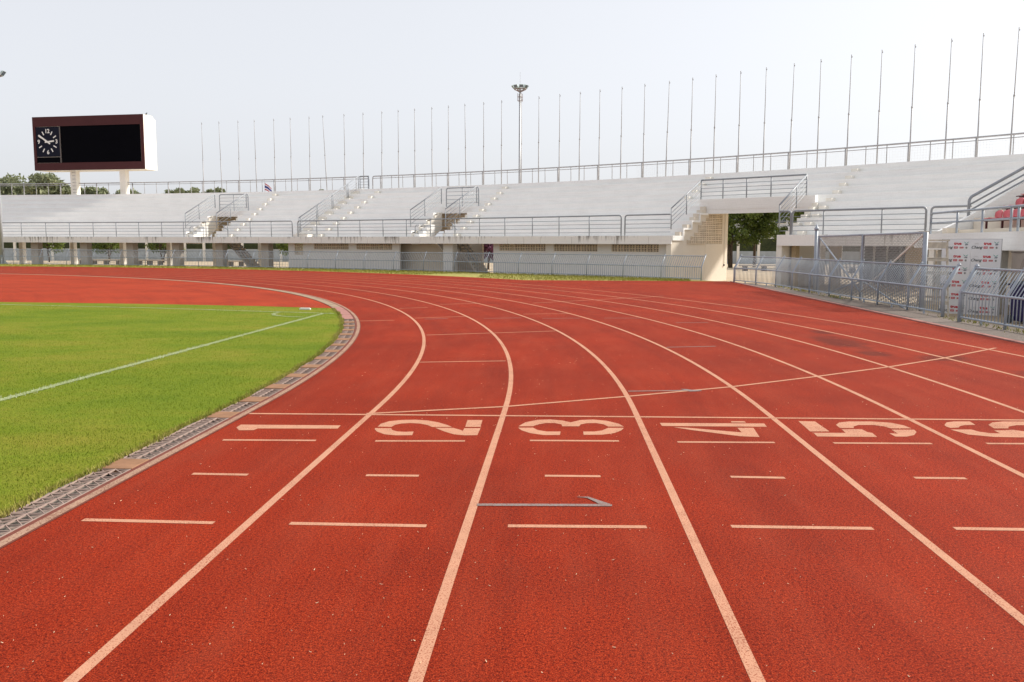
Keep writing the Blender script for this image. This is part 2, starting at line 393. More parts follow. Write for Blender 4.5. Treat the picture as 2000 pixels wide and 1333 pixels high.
for k in range(1, 9):                                   # lane lines
    r = R0 + 1.22 * k; flat_ring(MB(), r - 0.026, r + 0.026, 0, 125, 0.0010, 0.8, -6).build('lane_line', 'line', track)
def strip(mb, p, q, w, z):
    p, q = Vector((*p, z)), Vector((*q, z)); t = (q - p).normalized(); n = Vector((-t.y, t.x, 0)) * w / 2
    mb.ngon([p - n, q - n, q + n, p + n]); return mb
strip(MB(), (-2.84, 7.70), (6.85, 7.98), 0.05, 0.0018).build('finish_line', 'line', track)
DIGITS={
'1':[[(-2.716,7.099),(-2.719,7.213),(-1.857,7.242),(-1.85,7.111),(-2.521,7.069),(-2.532,7.001),(-2.652,6.987)]],
'2':[[(-1.531,7.215),(-1.529,7.33),(-1.478,7.446),(-1.38,7.507),(-1.26,7.53),(-1.146,7.504),(-1.041,7.431),(-0.945,7.32),(-0.896,7.241),(-1.065,7.229),(-1.117,7.308),(-1.193,7.367),(-1.276,7.381),(-1.352,7.356),(-1.396,7.301),(-1.412,7.21)],[(-1.542,7.151),(-1.405,7.161),(-1.382,7.089),(-1.333,7.038),(-1.266,7.024),(-1.192,7.042),(-1.181,6.901),(-1.317,6.886),(-1.413,6.92),(-1.497,7.02),(-1.531,7.102)],[(-1.035,7.2),(-0.885,7.21),(-0.818,7.141),(-0.787,7.094),(-0.787,7.205),(-0.65,7.214),(-0.651,6.939),(-0.756,6.925),(-0.848,6.96),(-0.938,7.06)],[(-0.797,7.549),(-0.663,7.559),(-0.655,7.264),(-0.785,7.255)]],
'3':[[(-0.333,7.312),(-0.28,7.485),(-0.176,7.601),(-0.067,7.629),(0.043,7.589),(0.116,7.514),(0.206,7.621),(0.316,7.65),(0.437,7.604),(0.536,7.478),(0.57,7.364),(0.436,7.355),(0.402,7.448),(0.337,7.496),(0.256,7.484),(0.202,7.428),(0.186,7.349),(0.042,7.339),(0.035,7.422),(-0.025,7.47),(-0.099,7.465),(-0.171,7.401),(-0.208,7.321)],[(-0.333,7.256),(-0.207,7.265),(-0.165,7.175),(-0.087,7.12),(0.028,7.128),(0.022,6.992),(-0.11,6.982),(-0.226,7.05),(-0.3,7.153)],[(0.433,7.304),(0.567,7.313),(0.537,7.206),(0.473,7.1),(0.368,7.028),(0.216,7.011),(0.216,7.141),(0.31,7.148),(0.376,7.195)]],
'4':[[(0.896,7.543),(1.807,7.582),(1.799,7.445),(0.9,7.413)],[(1.534,7.662),(1.653,7.671),(1.657,7.611),(1.529,7.608)],[(0.993,7.369),(1.102,7.358),(1.535,7.198),(1.535,7.382),(1.673,7.392),(1.643,7.031),(1.492,7.049),(1.127,7.266)]],
'5':[[(2.136,7.709),(2.28,7.705),(2.28,7.289),(2.117,7.278)],[(2.129,7.228),(2.397,7.241),(2.411,7.388),(2.583,7.401),(2.59,7.286),(2.62,7.256),(2.604,7.102),(2.121,7.086)],[(2.42,7.569),(2.482,7.677),(2.581,7.727),(2.783,7.741),(2.934,7.696),(3.004,7.59),(3.023,7.465),(2.843,7.452),(2.818,7.53),(2.742,7.585),(2.615,7.576),(2.552,7.511),(2.53,7.443),(2.412,7.434)],[(2.83,7.399),(3.023,7.412),(3.004,7.315),(2.938,7.198),(2.853,7.132),(2.761,7.125),(2.757,7.254),(2.823,7.24)]],
'6':[[(3.37,7.637),(3.434,7.745),(3.517,7.794),(3.662,7.804),(3.642,7.656),(3.544,7.636),(3.486,7.598),(3.441,7.527),(3.365,7.509),(3.353,7.568)],[(3.335,7.441),(3.515,7.454),(3.54,7.366),(3.608,7.314),(3.686,7.313),(3.689,7.427),(3.867,7.466),(3.927,7.412),(3.95,7.319),(4.057,7.277),(4.288,7.343),(4.413,7.446),(4.523,7.454),(4.393,7.301),(4.138,7.192),(3.87,7.167),(3.564,7.17),(3.395,7.249)],[(3.755,7.664),(3.843,7.775),(3.965,7.826),(4.148,7.839),(4.347,7.811),(4.497,7.71),(4.549,7.566),(4.382,7.554),(4.32,7.637),(4.209,7.683),(3.997,7.668),(3.894,7.6),(3.856,7.524),(3.731,7.515)]],
}
DASHES= [[(-2.648, 6.626), (-1.909, 6.66)], [(-1.437, 6.675), (-0.73, 6.724)], [(-0.217, 6.778), (0.491, 6.809)], [(0.95, 6.805), (1.718, 6.841)], [(2.179, 6.855), (2.952, 6.891)], [(3.387, 6.921), (4.123, 6.955)], [(-2.46, 5.613), (-2.079, 5.613)], [(-1.283, 5.653), (-0.927, 5.664)], [(-0.081, 5.721), (0.294, 5.733)], [(1.168, 5.779), (1.527, 5.777)], [(2.399, 5.836), (2.742, 5.846)], [(-2.659, 4.608), (-1.905, 4.603)], [(-1.482, 4.621), (-0.717, 4.626)], [(-0.268, 4.656), (0.498, 4.688)], [(0.967, 4.727), (1.742, 4.742)], [(2.192, 4.771), (2.926, 4.784)]]
THIN= [[(-1.824, 11.308), (-0.698, 11.528)], [(-2.263, 14.764), (-0.049, 15.685)], [(-4.056, 17.39), (-3.369, 17.638)], [(-3.034, 18.175), (-2.007, 18.743)], [(-3.869, 20.935), (-3.242, 21.352)], [(-3.079, 22.496), (-2.12, 23.003)], [(-0.697, 23.261), (3.207, 26.899)], [(-0.79, 19.501), (0.249, 19.753)]]
GREY= [[(-0.474, 5.033), (0.324, 5.075)], [(0.751, 9.191), (1.543, 9.317)], [(1.656, 13.286), (2.435, 13.488)], [(2.365, 17.588), (3.019, 17.65)], [(0.977, 18.566), (1.744, 18.641)], [(-0.331, 18.374), (0.463, 18.516)], [(-2.78, 17.944), (-2.318, 18.116)], [(-1.574, 18.253), (-0.791, 18.459)]]
BARB= [[(0.115, 5.231), (0.195, 5.243), (0.258, 5.169), (0.332, 5.086), (0.33, 5.055), (0.271, 5.057), (0.238, 5.127), (0.185, 5.216)], [(1.329, 9.384), (1.393, 9.369), (1.538, 9.251), (1.404, 9.221)]]
DIAG = [(-1.75, 7.77), (-0.51, 8.21), (0.73, 8.88), (1.92, 9.58), (3.09, 10.43), (4.31, 11.38), (5.36, 12.30), (6.44, 13.36), (6.72, 13.64)]
mb = MB(); w = 0.025
for i in range(len(DIAG) - 1):
    strip(mb, DIAG[i], DIAG[i + 1], 0.05, 0.0026)
mb.build('curved_start_line', 'line', track)
for k, polys in DIGITS.items():
    mb = MB()
    for pl in polys: mb.ngon([(x, y, 0.0014) for x, y in pl])
    mb.build('lane_number', 'line', track)
for p, q in DASHES: strip(MB(), p, q, 0.048, 0.0014).build('lane_mark', 'line', track)
for p, q in THIN: strip(MB(), p, q, 0.045, 0.0015).build('stagger_line', 'line', track)
for p, q in GREY: strip(MB(), p, q, 0.045, 0.0030).build('arrow_line', 'grey_line', track)
for b_ in BARB: MB().ngon([(x, y, 0.0036) for x, y in b_]).build('arrow_head', 'grey_line', track)

# --- kerb, drain and infield on the inside of the bend
inner = flat_ring(MB(), 36.676, 36.732, 0, 125, 0.004, 0.8, -6).build('inner_kerb_line', 'kerb_line', kind='structure')
flat_ring(MB(), 36.640, 36.745, 0, 125, 0.002, 0.8, -6).build('inner_kerb', 'brownkerb', kind='structure')
channel = MB()
flat_ring(channel, 36.40, 36.645, 0, 50, -0.055, 1, -6)
for r in (36.402, 36.643):
    A = [Vector((TC[0] + r, -6, 0))] + [Q(a, r) for a in arc(0, 50, 1)]
    for i in range(len(A) - 1):
        p, q = A[i], A[i + 1]
        channel.ngon([(p.x, p.y, -0.055), (q.x, q.y, -0.055), (q.x, q.y, 0.0), (p.x, p.y, 0.0)])
drain = channel.build('drain_channel', 'channel', kind='structure')
# one grate: three runners, cross ribs and a diagonal in every cell
def grate_mesh():
    mb = MB(); L, W, n = 0.50, 0.215, 5; t = 0.0075
    for x in (-W / 2 + t / 2, 0, W / 2 - t / 2): mb.box((x, 0, -0.004), (t, L, 0.009))
    for j in range(n + 1):
        y = -L / 2 + 0.007 + j * (L - 0.014) / n; mb.box((0, y, -0.0045), (W, 0.0065, 0.008))
    for j in range(n):
        ya = -L / 2 + 0.007 + j * (L - 0.014) / n; yb = ya + (L - 0.014) / n
        mb.bar((-W / 2 + t, ya, -0.005), (-t / 2, yb, -0.005), 0.0055, 0.007)
        mb.bar((W / 2 - t, ya, -0.005), (t / 2, yb, -0.005), 0.0055, 0.007)
        ym = (ya + yb) / 2
        mb.bar((-W / 2 + t, yb, -0.0055), (-W / 4, ym, -0.0055), 0.005, 0.006)
        mb.bar((W / 2 - t, yb, -0.0055), (W / 4, ym, -0.0055), 0.005, 0.006)
    return mb.mesh('grate', 'grate')
def tile_mesh(L):
    mb = MB(); W = 0.222; e = 0.008
    b = [(-W / 2, -L / 2), (W / 2, -L / 2), (W / 2, L / 2), (-W / 2, L / 2)]; c = [(x - math.copysign(e, x), y - math.copysign(e, y)) for x, y in b]
    mb.add([(x, y, -0.03) for x, y in b] + [(x, y, 0.0) for x, y in b] + [(x, y, 0.003) for x, y in c],
           [(0, 1, 5, 4), (1, 2, 6, 5), (2, 3, 7, 6), (3, 0, 4, 7), (4, 5, 9, 8), (5, 6, 10, 9), (6, 7, 11, 10), (7, 4, 8, 11), (8, 9, 10, 11)])
    return mb.mesh('cover_tile', 'tile')
gm, tm = grate_mesh(), tile_mesh(0.27)
RG = 36.523
def along(s, z=0.0):        # s metres along the drain from the start of the bend
    if s < 0: return Matrix.Translation((TC[0] + RG, TC[1] + s, z))
    a = s / RG; return Matrix.Translation(Q(math.degrees(a), RG, z)) @ Matrix.Rotation(a, 4, 'Z')
s = -2.33 - 0.255
while s > -6.3: inst('grate', gm, drain, along(s)); s -= 0.503
inst('cover_tile', tm, drain, along(-2.19))
s = -2.05 + 0.25
while s < -0.3: inst('grate', gm, drain, along(s)); s += 0.503
s -= 0.25
k = 0
while s < 9.6:
    inst('cover_tile', tm, drain, along(s + 0.14)); s += 0.285
    inst('grate', gm, drain, along(s + 0.255, random.uniform(-.004, .002))); s += 0.515
a_end = math.degrees(s / RG)
mb = MB()
for i, (a, b) in enumerate([(a_end, a_end + 1.9), (a_end + 1.95, a_end + 4.0), (a_end + 4.05, a_end + 5.6)]):
    flat_ring(MB(), 36.40, 36.635, a, b, 0.006, 0.5).build('cover_slab', 'pink', drain)
flat_ring(MB(), 36.42, 36.638, a_end + 5.65, 125, 0.005, 1).build('concrete_edging', 'concrete_kerb', kind='structure')
# turf and the red area behind the goal line
GF = [(-60, 23.4), (-14.79, 22.24), (-10.45, 21.9), (-7.6, 21.44)]
ag = 20.6
turf = [(TC[0] + 36.40, -6, -0.004)] + [tuple(Q(a, 36.40, -0.004)) for a in arc(0, ag, 1)] + [(x, y, -0.004) for x, y in reversed(GF)] + [(-60, -6, -0.004)]
MB().ngon(turf).build('infield_turf', 'turf', kind='structure')
ap = [(x, y, -0.003) for x, y in GF] + [tuple(Q(a, 36.40 if a < a_end + 5.6 else 36.42, -0.003)) for a in arc(ag, 124, 1.5)]
MB().ngon(ap).build('red_apron', 'apron', kind='structure')
# grass blades standing in the near infield, the painted lines and the ragged edge along the drain
def blades(name, mat, xy, h, w, lean=0.5):
    n = len(xy); ang = rng.uniform(0, 2 * math.pi, n); hh = h * rng.uniform(0.5, 1.25, n); ln = rng.uniform(0.1, lean, n) * hh; la = rng.uniform(0, 2 * math.pi, n)
    dx, dy = np.cos(ang) * w / 2, np.sin(ang) * w / 2
    v = np.empty((n, 3, 3)); v[:, 0, 0] = xy[:, 0] - dx; v[:, 0, 1] = xy[:, 1] - dy; v[:, 0, 2] = -0.006
    v[:, 1, 0] = xy[:, 0] + dx; v[:, 1, 1] = xy[:, 1] + dy; v[:, 1, 2] = -0.006
    v[:, 2, 0] = xy[:, 0] + np.cos(la) * ln; v[:, 2, 1] = xy[:, 1] + np.sin(la) * ln; v[:, 2, 2] = hh
    me = bpy.data.meshes.new(name); me.vertices.add(3 * n); me.vertices.foreach_set('co', v.reshape(-1))
    me.loops.add(3 * n); me.loops.foreach_set('vertex_index', np.arange(3 * n, dtype=np.int32))
    me.polygons.add(n); me.polygons.foreach_set('loop_start', np.arange(0, 3 * n, 3, dtype=np.int32))
    me.polygons.foreach_set('loop_total', np.full(n, 3, dtype=np.int32)); me.update(); me.validate()
    me.materials.append(M[mat]); o = bpy.data.objects.new(name, me); COL.objects.link(o); o['kind'] = 'stuff'; return o
def inside(x, y, m=0.0):
    r = np.where(y > TC[1], np.hypot(x - TC[0], y - TC[1]), x - TC[0]); return r < 36.41 - m
pts = []
for (y0, y1, den) in [(2.0, 7.0, 2300), (7.0, 11.0, 1200), (11.0, 15.0, 600), (15.0, 21.3, 300)]:
    xa = -0.70 * y1 - 1.0; n = int((-2.9 - xa) * (y1 - y0) * den)
    x = rng.uniform(xa, -2.9, n); y = rng.uniform(y0, y1, n); ok = inside(x, y) & (y < 21.3 + (-x - 7) * 0.07) & (x > -0.72 * y - 0.6)
    pts.append(np.c_[x[ok], y[ok]])
blades('grass', 'blade', np.concatenate(pts), 0.012, 0.0055)
# longer ragged grass along the drain
n = 9000; sv = rng.uniform(-6, 13, n); off = np.abs(rng.normal(0, 0.035, n)) - 0.015 - 0.02 * np.sin(sv * 5) * np.sin(sv * 1.7)
xy = np.array([(along(a).translation.x - (0.115 + o_) * math.cos(max(0, a) / RG), along(a).translation.y - (0.115 + o_) * math.sin(max(0, a) / RG)) for a, o_ in zip(sv, off)])
blades('grass_edge', 'blade_dry', xy, 0.032, 0.008, 0.9)
# painted touch line, goal line and corner arc
def line_pts(p, q, w, den):
    p, q = np.array(p), np.array(q); L = np.hypot(*(q - p)); n = int(L * w * den); t = (q - p) / L; nn = np.array([-t[1], t[0]])
    return p + np.outer(rng.uniform(0, L, n), t) + np.outer(rng.normal(0, w * 0.33, n), nn)
def paint_line(pts, w):
    mb = MB()
    for a, b in zip(pts[:-1], pts[1:]): strip(mb, a, b, w * 0.8, 0.001)
    return mb
tl = [(-5.6, 2.0), (-5.52, 8.2), (-5.42, 13), (-5.29, 19.35)]; gl = [(-40, 25.1), (-14.17, 21.3), (-9.87, 20.5), (-5.05, 19.25)]
ca = [(-5.38 + 1.0 * math.cos(R_(t)), 19.25 + 1.0 * math.sin(R_(t))) for t in range(170, 272, 12)]
for nm, ln, w in (('touch_line', tl, 0.12), ('goal_line', gl, 0.11), ('corner_arc', ca, 0.10)):
    paint_line(ln, w).build(nm, 'pitch_line', kind='structure')
blades('painted_grass', 'blade_white', np.concatenate([line_pts(a, b, 0.13, 1500 if a[1] < 12 else 600) for ln in (tl, gl[1:], ca) for a, b in zip(ln[:-1], ln[1:])]), 0.015, 0.007)
mk = MB(); mk.box((-6.03, 20.37, 0.015), (0.26, 0.07, 0.03)); mk.box((-6.03, 20.37, 0.036), (0.22, 0.04, 0.012))
tag(mk.build('turf_marker', 'clockwhite'), 'small white plastic strip lying in the grass near the pitch corner', 'marker')

# --- outer verge and asphalt walk
def fence_R(t): return 93.5 if t > 60 else 93.5 - 0.8 * ((60 - t) / 11.0) ** 2
vo = [P(t, fence_R(t) + 0.25, -0.02) for t in arc(95, 49.1, 1.0)]
vi = [Vector((XE, YE, -0.02)), Q(a1, RO, -0.02)] + [Q(a, RO, -0.02) for a in arc(math.ceil(a1), 118, 1.5)]
poly = [tuple(p) for p in vo] + [tuple(p) for p in vi]
mb = MB().ngon(list(reversed(poly)))
for p, q in list(zip(vo[:-1], vo[1:])) + [(vo[-1], vi[0])]: mb.ngon([tuple(p), tuple(q), (q.x, q.y, GZ), (p.x, p.y, GZ)])
mb.build('grass_verge', 'drygrass', kind='structure')
pts = []
for t, r in zip(rng.uniform(49.5, 86, 26000), rng.uniform(0, 1, 26000)):
    p = P(t, fence_R(t) + 0.2); d = Vector((p.x - TC[0], p.y - TC[1])); rr = RO
    if p.y > YE - 2 and p.x > -4:
        e = Vector((p.x * 0.97, YE)); q = Vector((p.x, p.y)) * (1 - r) + e * r
        if q.y < YE or math.hypot(q.x - TC[0], q.y - TC[1]) < RO: continue
    else:
        e = Vector(TC) + d.normalized() * RO; q = Vector((p.x, p.y)) * (1 - r) + e * r
    pts.append((q.x, q.y))
blades('verge_grass', 'blade_dry', np.array(pts), 0.075, 0.03, 1.0)
mb = MB().hexa([(7.545, -6, GZ), (8.72, -6, GZ), (8.72, 33.5, GZ), (7.545, 38.2, GZ), (7.545, -6, -0.008), (8.72, -6, -0.008), (8.72, 33.5, -0.008), (7.545, 38.2, -0.008)])
mb.build('asphalt_walk', 'asphalt', kind='structure')
mb = MB(); y = -6.0
while y < 38.3:
    y2 = min(y + 1.2, 38.3); mb = MB(); mb.hexa([(7.425, y + .004, -0.2), (7.54, y + .004, -0.2), (7.54, y2 - .004, -0.2), (7.425, y2 - .004, -0.2), (7.425, y + .004, 0.02), (7.54, y + .004, 0.02), (7.54, y2 - .004, 0.02), (7.425, y2 - .004, 0.02)])
    o = mb.build('kerb_stone', 'pink', track); y = y2
n = 700; xy = np.c_[rng.normal(8.46, 0.10, n), rng.choice([33.5, 31.2, 30.4, 27.0, 18.6, 16.5, 12.5], n) + rng.normal(0, 0.7, n)]
blades('kerb_weeds', 'blade_dry', xy, 0.06, 0.02, 1.0)
# straw and flecks blown over the track
mb = MB()
for k in range(1500):
    y = 1.8 + 14 * random.random() ** 1.6; x = random.uniform(-0.62, 0.72) * (y + 1.2)
    if not (-2.7 < x < 7.2): continue
    a = random.uniform(0, math.pi); L = random.choice((1, 1, 1, 1, 2.2)) * random.uniform(0.0012, 0.0042); w = random.uniform(0.0003, 0.0007) * (2 if k % 25 == 0 else 1)
    dx, dy = math.cos(a) * L, math.sin(a) * L; nx, ny = -math.sin(a) * w, math.cos(a) * w
    z = 0.004
    mb.add([(x - dx - nx, y - dy - ny, z), (x + dx - nx, y + dy - ny, z + 0.002), (x + dx + nx, y + dy + ny, z + 0.002), (x - dx + nx, y - dy + ny, z), (x, y, z - 0.003)], [(0, 1, 2, 3), (0, 4, 1), (1, 4, 2), (2, 4, 3), (3, 4, 0)])
mb.build('straw_litter', 'straw', kind='stuff')

# ================================================================== CURVED GRANDSTAND
RF = 94.92; RUN = 0.78; RISE = 0.393; ZF = 2.04; NR = 9; RB = 95.9
VOM = [(73.24, 71.67), (61.90, 60.36)]; PAS = (50.82, 47.50); T0, T1 = 88.0, 42.4
RBR = 98.24                                        # radius of the bridge over the passage
def spans(cuts):
    out = []; a = T0
    for (p, q) in sorted(cuts, reverse=True): out.append((a, p)); a = q
    out.append((a, T1)); return out
stand = thing('grandstand', 'long white concrete terrace curving round the far end of the track', 'grandstand', tuple(P(62, RF, GZ)))
for (a, b) in spans([PAS]):
    sweep(MB(), [(RF, ZF - 0.005), (RF + 1.05, ZF - 0.005), (RF + 1.05, 1.80), (RF, 1.80)], a, b).build('walkway', 'white', stand)
for i in range(NR):
    r = RB + RUN * i; z = ZF + RISE * (i + 1)
    cuts = (VOM if i < 4 else []) + ([PAS] if r < RBR - 0.3 else [])
    last = i == NR - 1
    prof = [(r, z - RISE - 0.04), (r, z - 0.012), (r + 0.012, z), (r + RUN + 0.07, z), (r + RUN + 0.07, z - 0.10), (r + 0.10, z - 0.10), (r + 0.10, z - RISE - 0.04)]
    for (a, b) in spans(cuts): sweep(MB(), prof, a, b).build('terrace_row', 'white', stand)
ZR = ZF + RISE * NR                                 # rim level
sweep(MB(), [(102.94, 4.85), (102.94, ZR + 0.03), (103.06, ZR + 0.03), (103.06, 4.85)], T0, T1).build('rim_beam', 'white', stand)
# fascia panels
def panels(a, b, step, z0, z1, mat='fascia'):
    t = a
    while t > b + 0.05:
        t2 = max(b, t - step * random.choice((0.55, 0.8, 1.0, 1.0, 1.3)))
        if t2 - b < 0.25: t2 = b
        d = random.uniform(-0.006, 0.006)
        sweep(MB(), [(RF - 0.08 + d, z0), (RF - 0.08 + d, z1 - 0.01), (RF - 0.07 + d, z1), (RF - 0.003, z1), (RF - 0.003, z0)], t - 0.006, t2 + 0.006, 0.6).build('fascia_panel', mat, stand)
        t = t2
panels(T0, 50.84, 1.25, 1.615, ZF); panels(47.48, 43.5, 1.25, 1.56, ZF)
sweep(MB(), [(RF + 0.01, 1.62), (RF + 0.01, 1.79), (RF + 1.3, 1.79), (RF + 1.3, 1.62)], T0, 51.0).build('edge_beam', 'brown_col', stand)
sweep(MB(), [(RF + 0.01, 1.57), (RF + 0.01, 1.79), (RF + 1.3, 1.79), (RF + 1.3, 1.57)], 47.4, T1).build('edge_beam', 'brown_col', stand)
def pier(th, R, w, d, z1, mat):
    m = Matrix.Rotation(R_(th), 4, 'Z'); c = P(th, R, (GZ + z1) / 2)
    return MB().box(c, (d, w, z1 - GZ), m).build('column', mat, stand)
for t in (86.0, 83.6, 81.16, 78.57, 76.12, 73.69, 71.40, 69.02): pier(t, 95.85, 0.62, 0.5, 1.62, 'brown_col')
for t in (86.9, 84.36, 81.68, 79.05, 76.55, 74.1, 71.7, 69.3): pier(t, 101.0, 0.34, 0.42, 4.3, 'ivory')
for (a, b) in ((T0, 52.4), (46.4, T1)):
    sweep(MB(), [(102.55, 2.5), (102.55, 4.84), (102.70, 4.84), (102.70, 2.5)], a, b).build('added_sky_screen', 'brown_col', stand)  # added wall, shuts out the bright sky seen through the stair mouths
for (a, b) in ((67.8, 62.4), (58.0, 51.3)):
    sweep(MB(), [(97.6, GZ), (97.6, 2.7), (97.72, 2.7), (97.72, GZ)], a, b).build('slot_shade_backing', 'dark', stand)  # added near-black backing, stands in for shade behind the vent slots
for t in (66, 62.5, 59.5, 56, 53): pier(t, 101.3, 0.34, 0.4, 4.3, 'brown_col')
pier(60.06, 95.78, 0.72, 0.45, 1.62, 'wallgrey')
for t in (44.5,): pier(t, 101.0, 0.4, 0.4, 4.3, 'yellow_wall')
# pierced vent block: frame of bars with four slots
def vent_mesh():
    mb = MB(); L, H, D = 0.355, 0.188, 0.11
    for x, w_ in ((-L / 2 + 0.017, 0.034), (0, 0.042), (L / 2 - 0.017, 0.034)): mb.box((x, 0, 0), (w_, D, H))
    for z, h_ in ((-H / 2 + 0.014, 0.028), (0, 0.032), (H / 2 - 0.014, 0.028)): mb.box((0, 0, z), (L - 0.004, D - 0.006, h_))
    return mb.mesh('vent_block', 'block')
vm = vent_mesh()
def face(th):                                       # matrix turning local -Y to face the track centre side
    return Matrix.Rotation(R_(th - 90), 4, 'Z')
# lower wall behind the fence, with its bands of vent blocks
RW = 95.62
def wall(a, b, z0, z1): sweep(MB(), [(RW, z0), (RW, z1), (RW + 0.13, z1), (RW + 0.13, z0)], a, b).build('lower_wall', 'wallgrey', stand)
dth = math.degrees(0.36 / (RW + 0.06))
def vents(a, ncol, nrow=2):
    for c in range(ncol):
        for r in range(nrow):
            t = a - dth * (c + 0.5); z = 1.60 - 0.10 - 0.19 * r
            inst('vent_block', vm, stand, Matrix.Translation(P(t, RW + 0.062, z)) @ face(t))
    return a - dth * ncol
def wall_run(a, b, groups):
    t = a
    for (g, nc, nr) in groups:
        wall(t, g, GZ, 1.615); e = vents(g, nc, nr); wall(g, e, GZ, 1.60 - 0.005 - 0.19 * nr); t = e
    wall(t, b, GZ, 1.615)
wall_run(67.82, 62.33, [(67.51, 2, 4), (66.52, 8, 2), (64.41, 8, 2)])
wall_run(58.07, 51.02, [(57.81, 9, 2), (55.54, 8, 2), (53.28, 8, 2)])
# openings for the two stair mouths: cheeks, landing and small steps
def rz_wall(name, th, pts, thick, mat, parent=stand):   # wall standing on a radius: outline in (R, z)
    d = P(th, 95) - P(th + 0.5, 95); d = Vector((d.x, d.y, 0)).normalized() * thick
    return MB().prism([P(th, r, z) for r, z in pts], d).build(name, mat, parent)
def stepped(r0, z0, n, run, rise):
    p = [(r0, z0)]
    for k in range(n): p += [(r0 + k * run, z0 + (k + 1) * rise), (r0 + (k + 1) * run, z0 + (k + 1) * rise)]
    return p
for vi_, (a, b) in enumerate(VOM):
    top = stepped(RB - 0.02, ZF, 8, RUN / 2, RISE / 2)
    for t, th_ in ((a, 0.14), (b + 0.08, 0.14)):
        rz_wall('stair_cheek', t, [(RB - 0.02, 1.55)] + [(r, z + 0.03) for r, z in top] + [(top[-1][0], 2.6), (RB + 1.4, 1.55)], 0.14, 'ivory')
    for k in range(4):
        r = RB + 0.05 + 0.39 * k; z = ZF + 0.195 * (k + 1)
        sweep(MB(), [(r, ZF - 0.2), (r, z), (r + 0.42, z), (r + 0.42, ZF - 0.2)], a - 0.1, a - 0.36).build('stair_step', 'white', stand)
    sweep(MB(), [(RB, 1.86), (RB, ZF - 0.01), (RB + 0.8, ZF - 0.01), (RB + 0.8, 1.86)], a - 0.1, b + 0.1).build('landing', 'cream', stand)
# pierced wall behind the right-hand stair mouth
for c in range(9):
    for r in range(10):
        t = 62.25 - dth * 0.96 * (c + 0.5); z = 2.2 + 0.19 * r
        if c < 2 and r < 3: continue
        inst('vent_block', vm, stand, Matrix.Translation(P(t, 99.6, z)) @ face(t))
sweep(MB(), [(99.55, GZ), (99.55, 2.1), (99.7, 2.1), (99.7, GZ)], 62.3, 60.2).build('rear_wall', 'brown_col', stand)
# flights under the terrace leading up to the stair mouths
def flight(t_top, t_bot, mat):
    r0, r1 = 96.3, 97.5; n = 12; st = MB()
    e = 0.42
    a0, a1_ = P(t_top, r0, 1.95), P(t_bot, r0, GZ)
    off = P(t_top, r1) - P(t_top, r0)
    o = MB().prism([a0, a1_, a1_ + Vector((0, 0, e * 0.4)), a0 + Vector((0, 0, 0.05)), a0 - Vector((0, 0, e))][0:4] + [a0 - Vector((0, 0, e))], Vector((off.x, off.y, 0))).build('stair_flight', mat, stand)
    for k in range(n):
        f = (k + 0.5) / n; p = a0.lerp(a1_, f) + Vector((off.x, off.y, 0)) * 0.5
        m = Matrix.Rotation(R_((t_top + t_bot) / 2), 4, 'Z')
        MB().box((p.x, p.y, p.z + 0.10), (1.12, 0.26, 0.10), m).build('stair_step', mat, stand)
    for dz in (0.55, 0.95):
        MB().path([a0 + Vector((0, 0, dz)), a1_ + Vector((0, 0, dz + 0.1))], 0.025, 6).build('handrail', 'steel', stand)
    for f in (0.05, 0.35, 0.65, 0.97):
        p = a0.lerp(a1_, f); MB().path([p, p + Vector((0, 0, 1.03))], 0.022, 6).build('handrail_post', 'steel', stand)
flight(71.52, 70.12, 'brown_col'); flight(60.23, 59.05, 'brown_col')
# sloping back of the other flight in the open bay
p0, p1, p2, p3 = P(62.9, 96.5, 1.6), P(61.0, 96.5, 1.6), P(60.35, 96.5, 0.55), P(60.35, 96.5, GZ)
MB().prism([p0, p1, p2, p3, P(62.9, 96.5, GZ)], (P(61, 96.62) - P(61, 96.5))).build('stair_back', 'cream', stand)
# half-step blocks up the aisles
def aisle(t0, t1, n, i0=0):
    for k in range(i0, n):
        t = t0 + (t1 - t0) * k / n; r = RB + RUN * k; z = ZF + RISE * k
        w = 0.17
        sweep(MB(), [(r - 0.36, z - 0.01), (r - 0.36, z + 0.185), (r - 0.35, z + 0.195), (r - 0.003, z + 0.195), (r - 0.003, z - 0.01)], t + w / 2, t - w / 2).build('aisle_step', 'ivory', stand)
aisle(70.80, 71.40, 9); aisle(59.72, 60.17, 9); aisle(66.2, 66.12, 9); aisle(47.04, 47.38, 9); aisle(51.9, 52.0, 9, 5)
# raised stair flank at the middle aisle
def flank(th, w, n):
    for k in range(n):
        r = RB - 0.1 + 0.39 * k; z = ZF + RISE / 2 * (k + 1)
        sweep(MB(), [(r, z - 0.55), (r, z + 0.05), (r + 0.40, z + 0.05), (r + 0.40, z - 0.55)], th + w / 2, th - w / 2).build('stair_step', 'ivory', stand)
flank(67.30, 0.42, 18)
sweep(MB(), [(RB - 0.75, ZF - 0.1), (RB - 0.75, ZF + 0.16), (RB - 0.1, ZF + 0.16), (RB - 0.1, ZF - 0.1)], 67.4, 66.6).build('stair_step', 'ivory', stand)

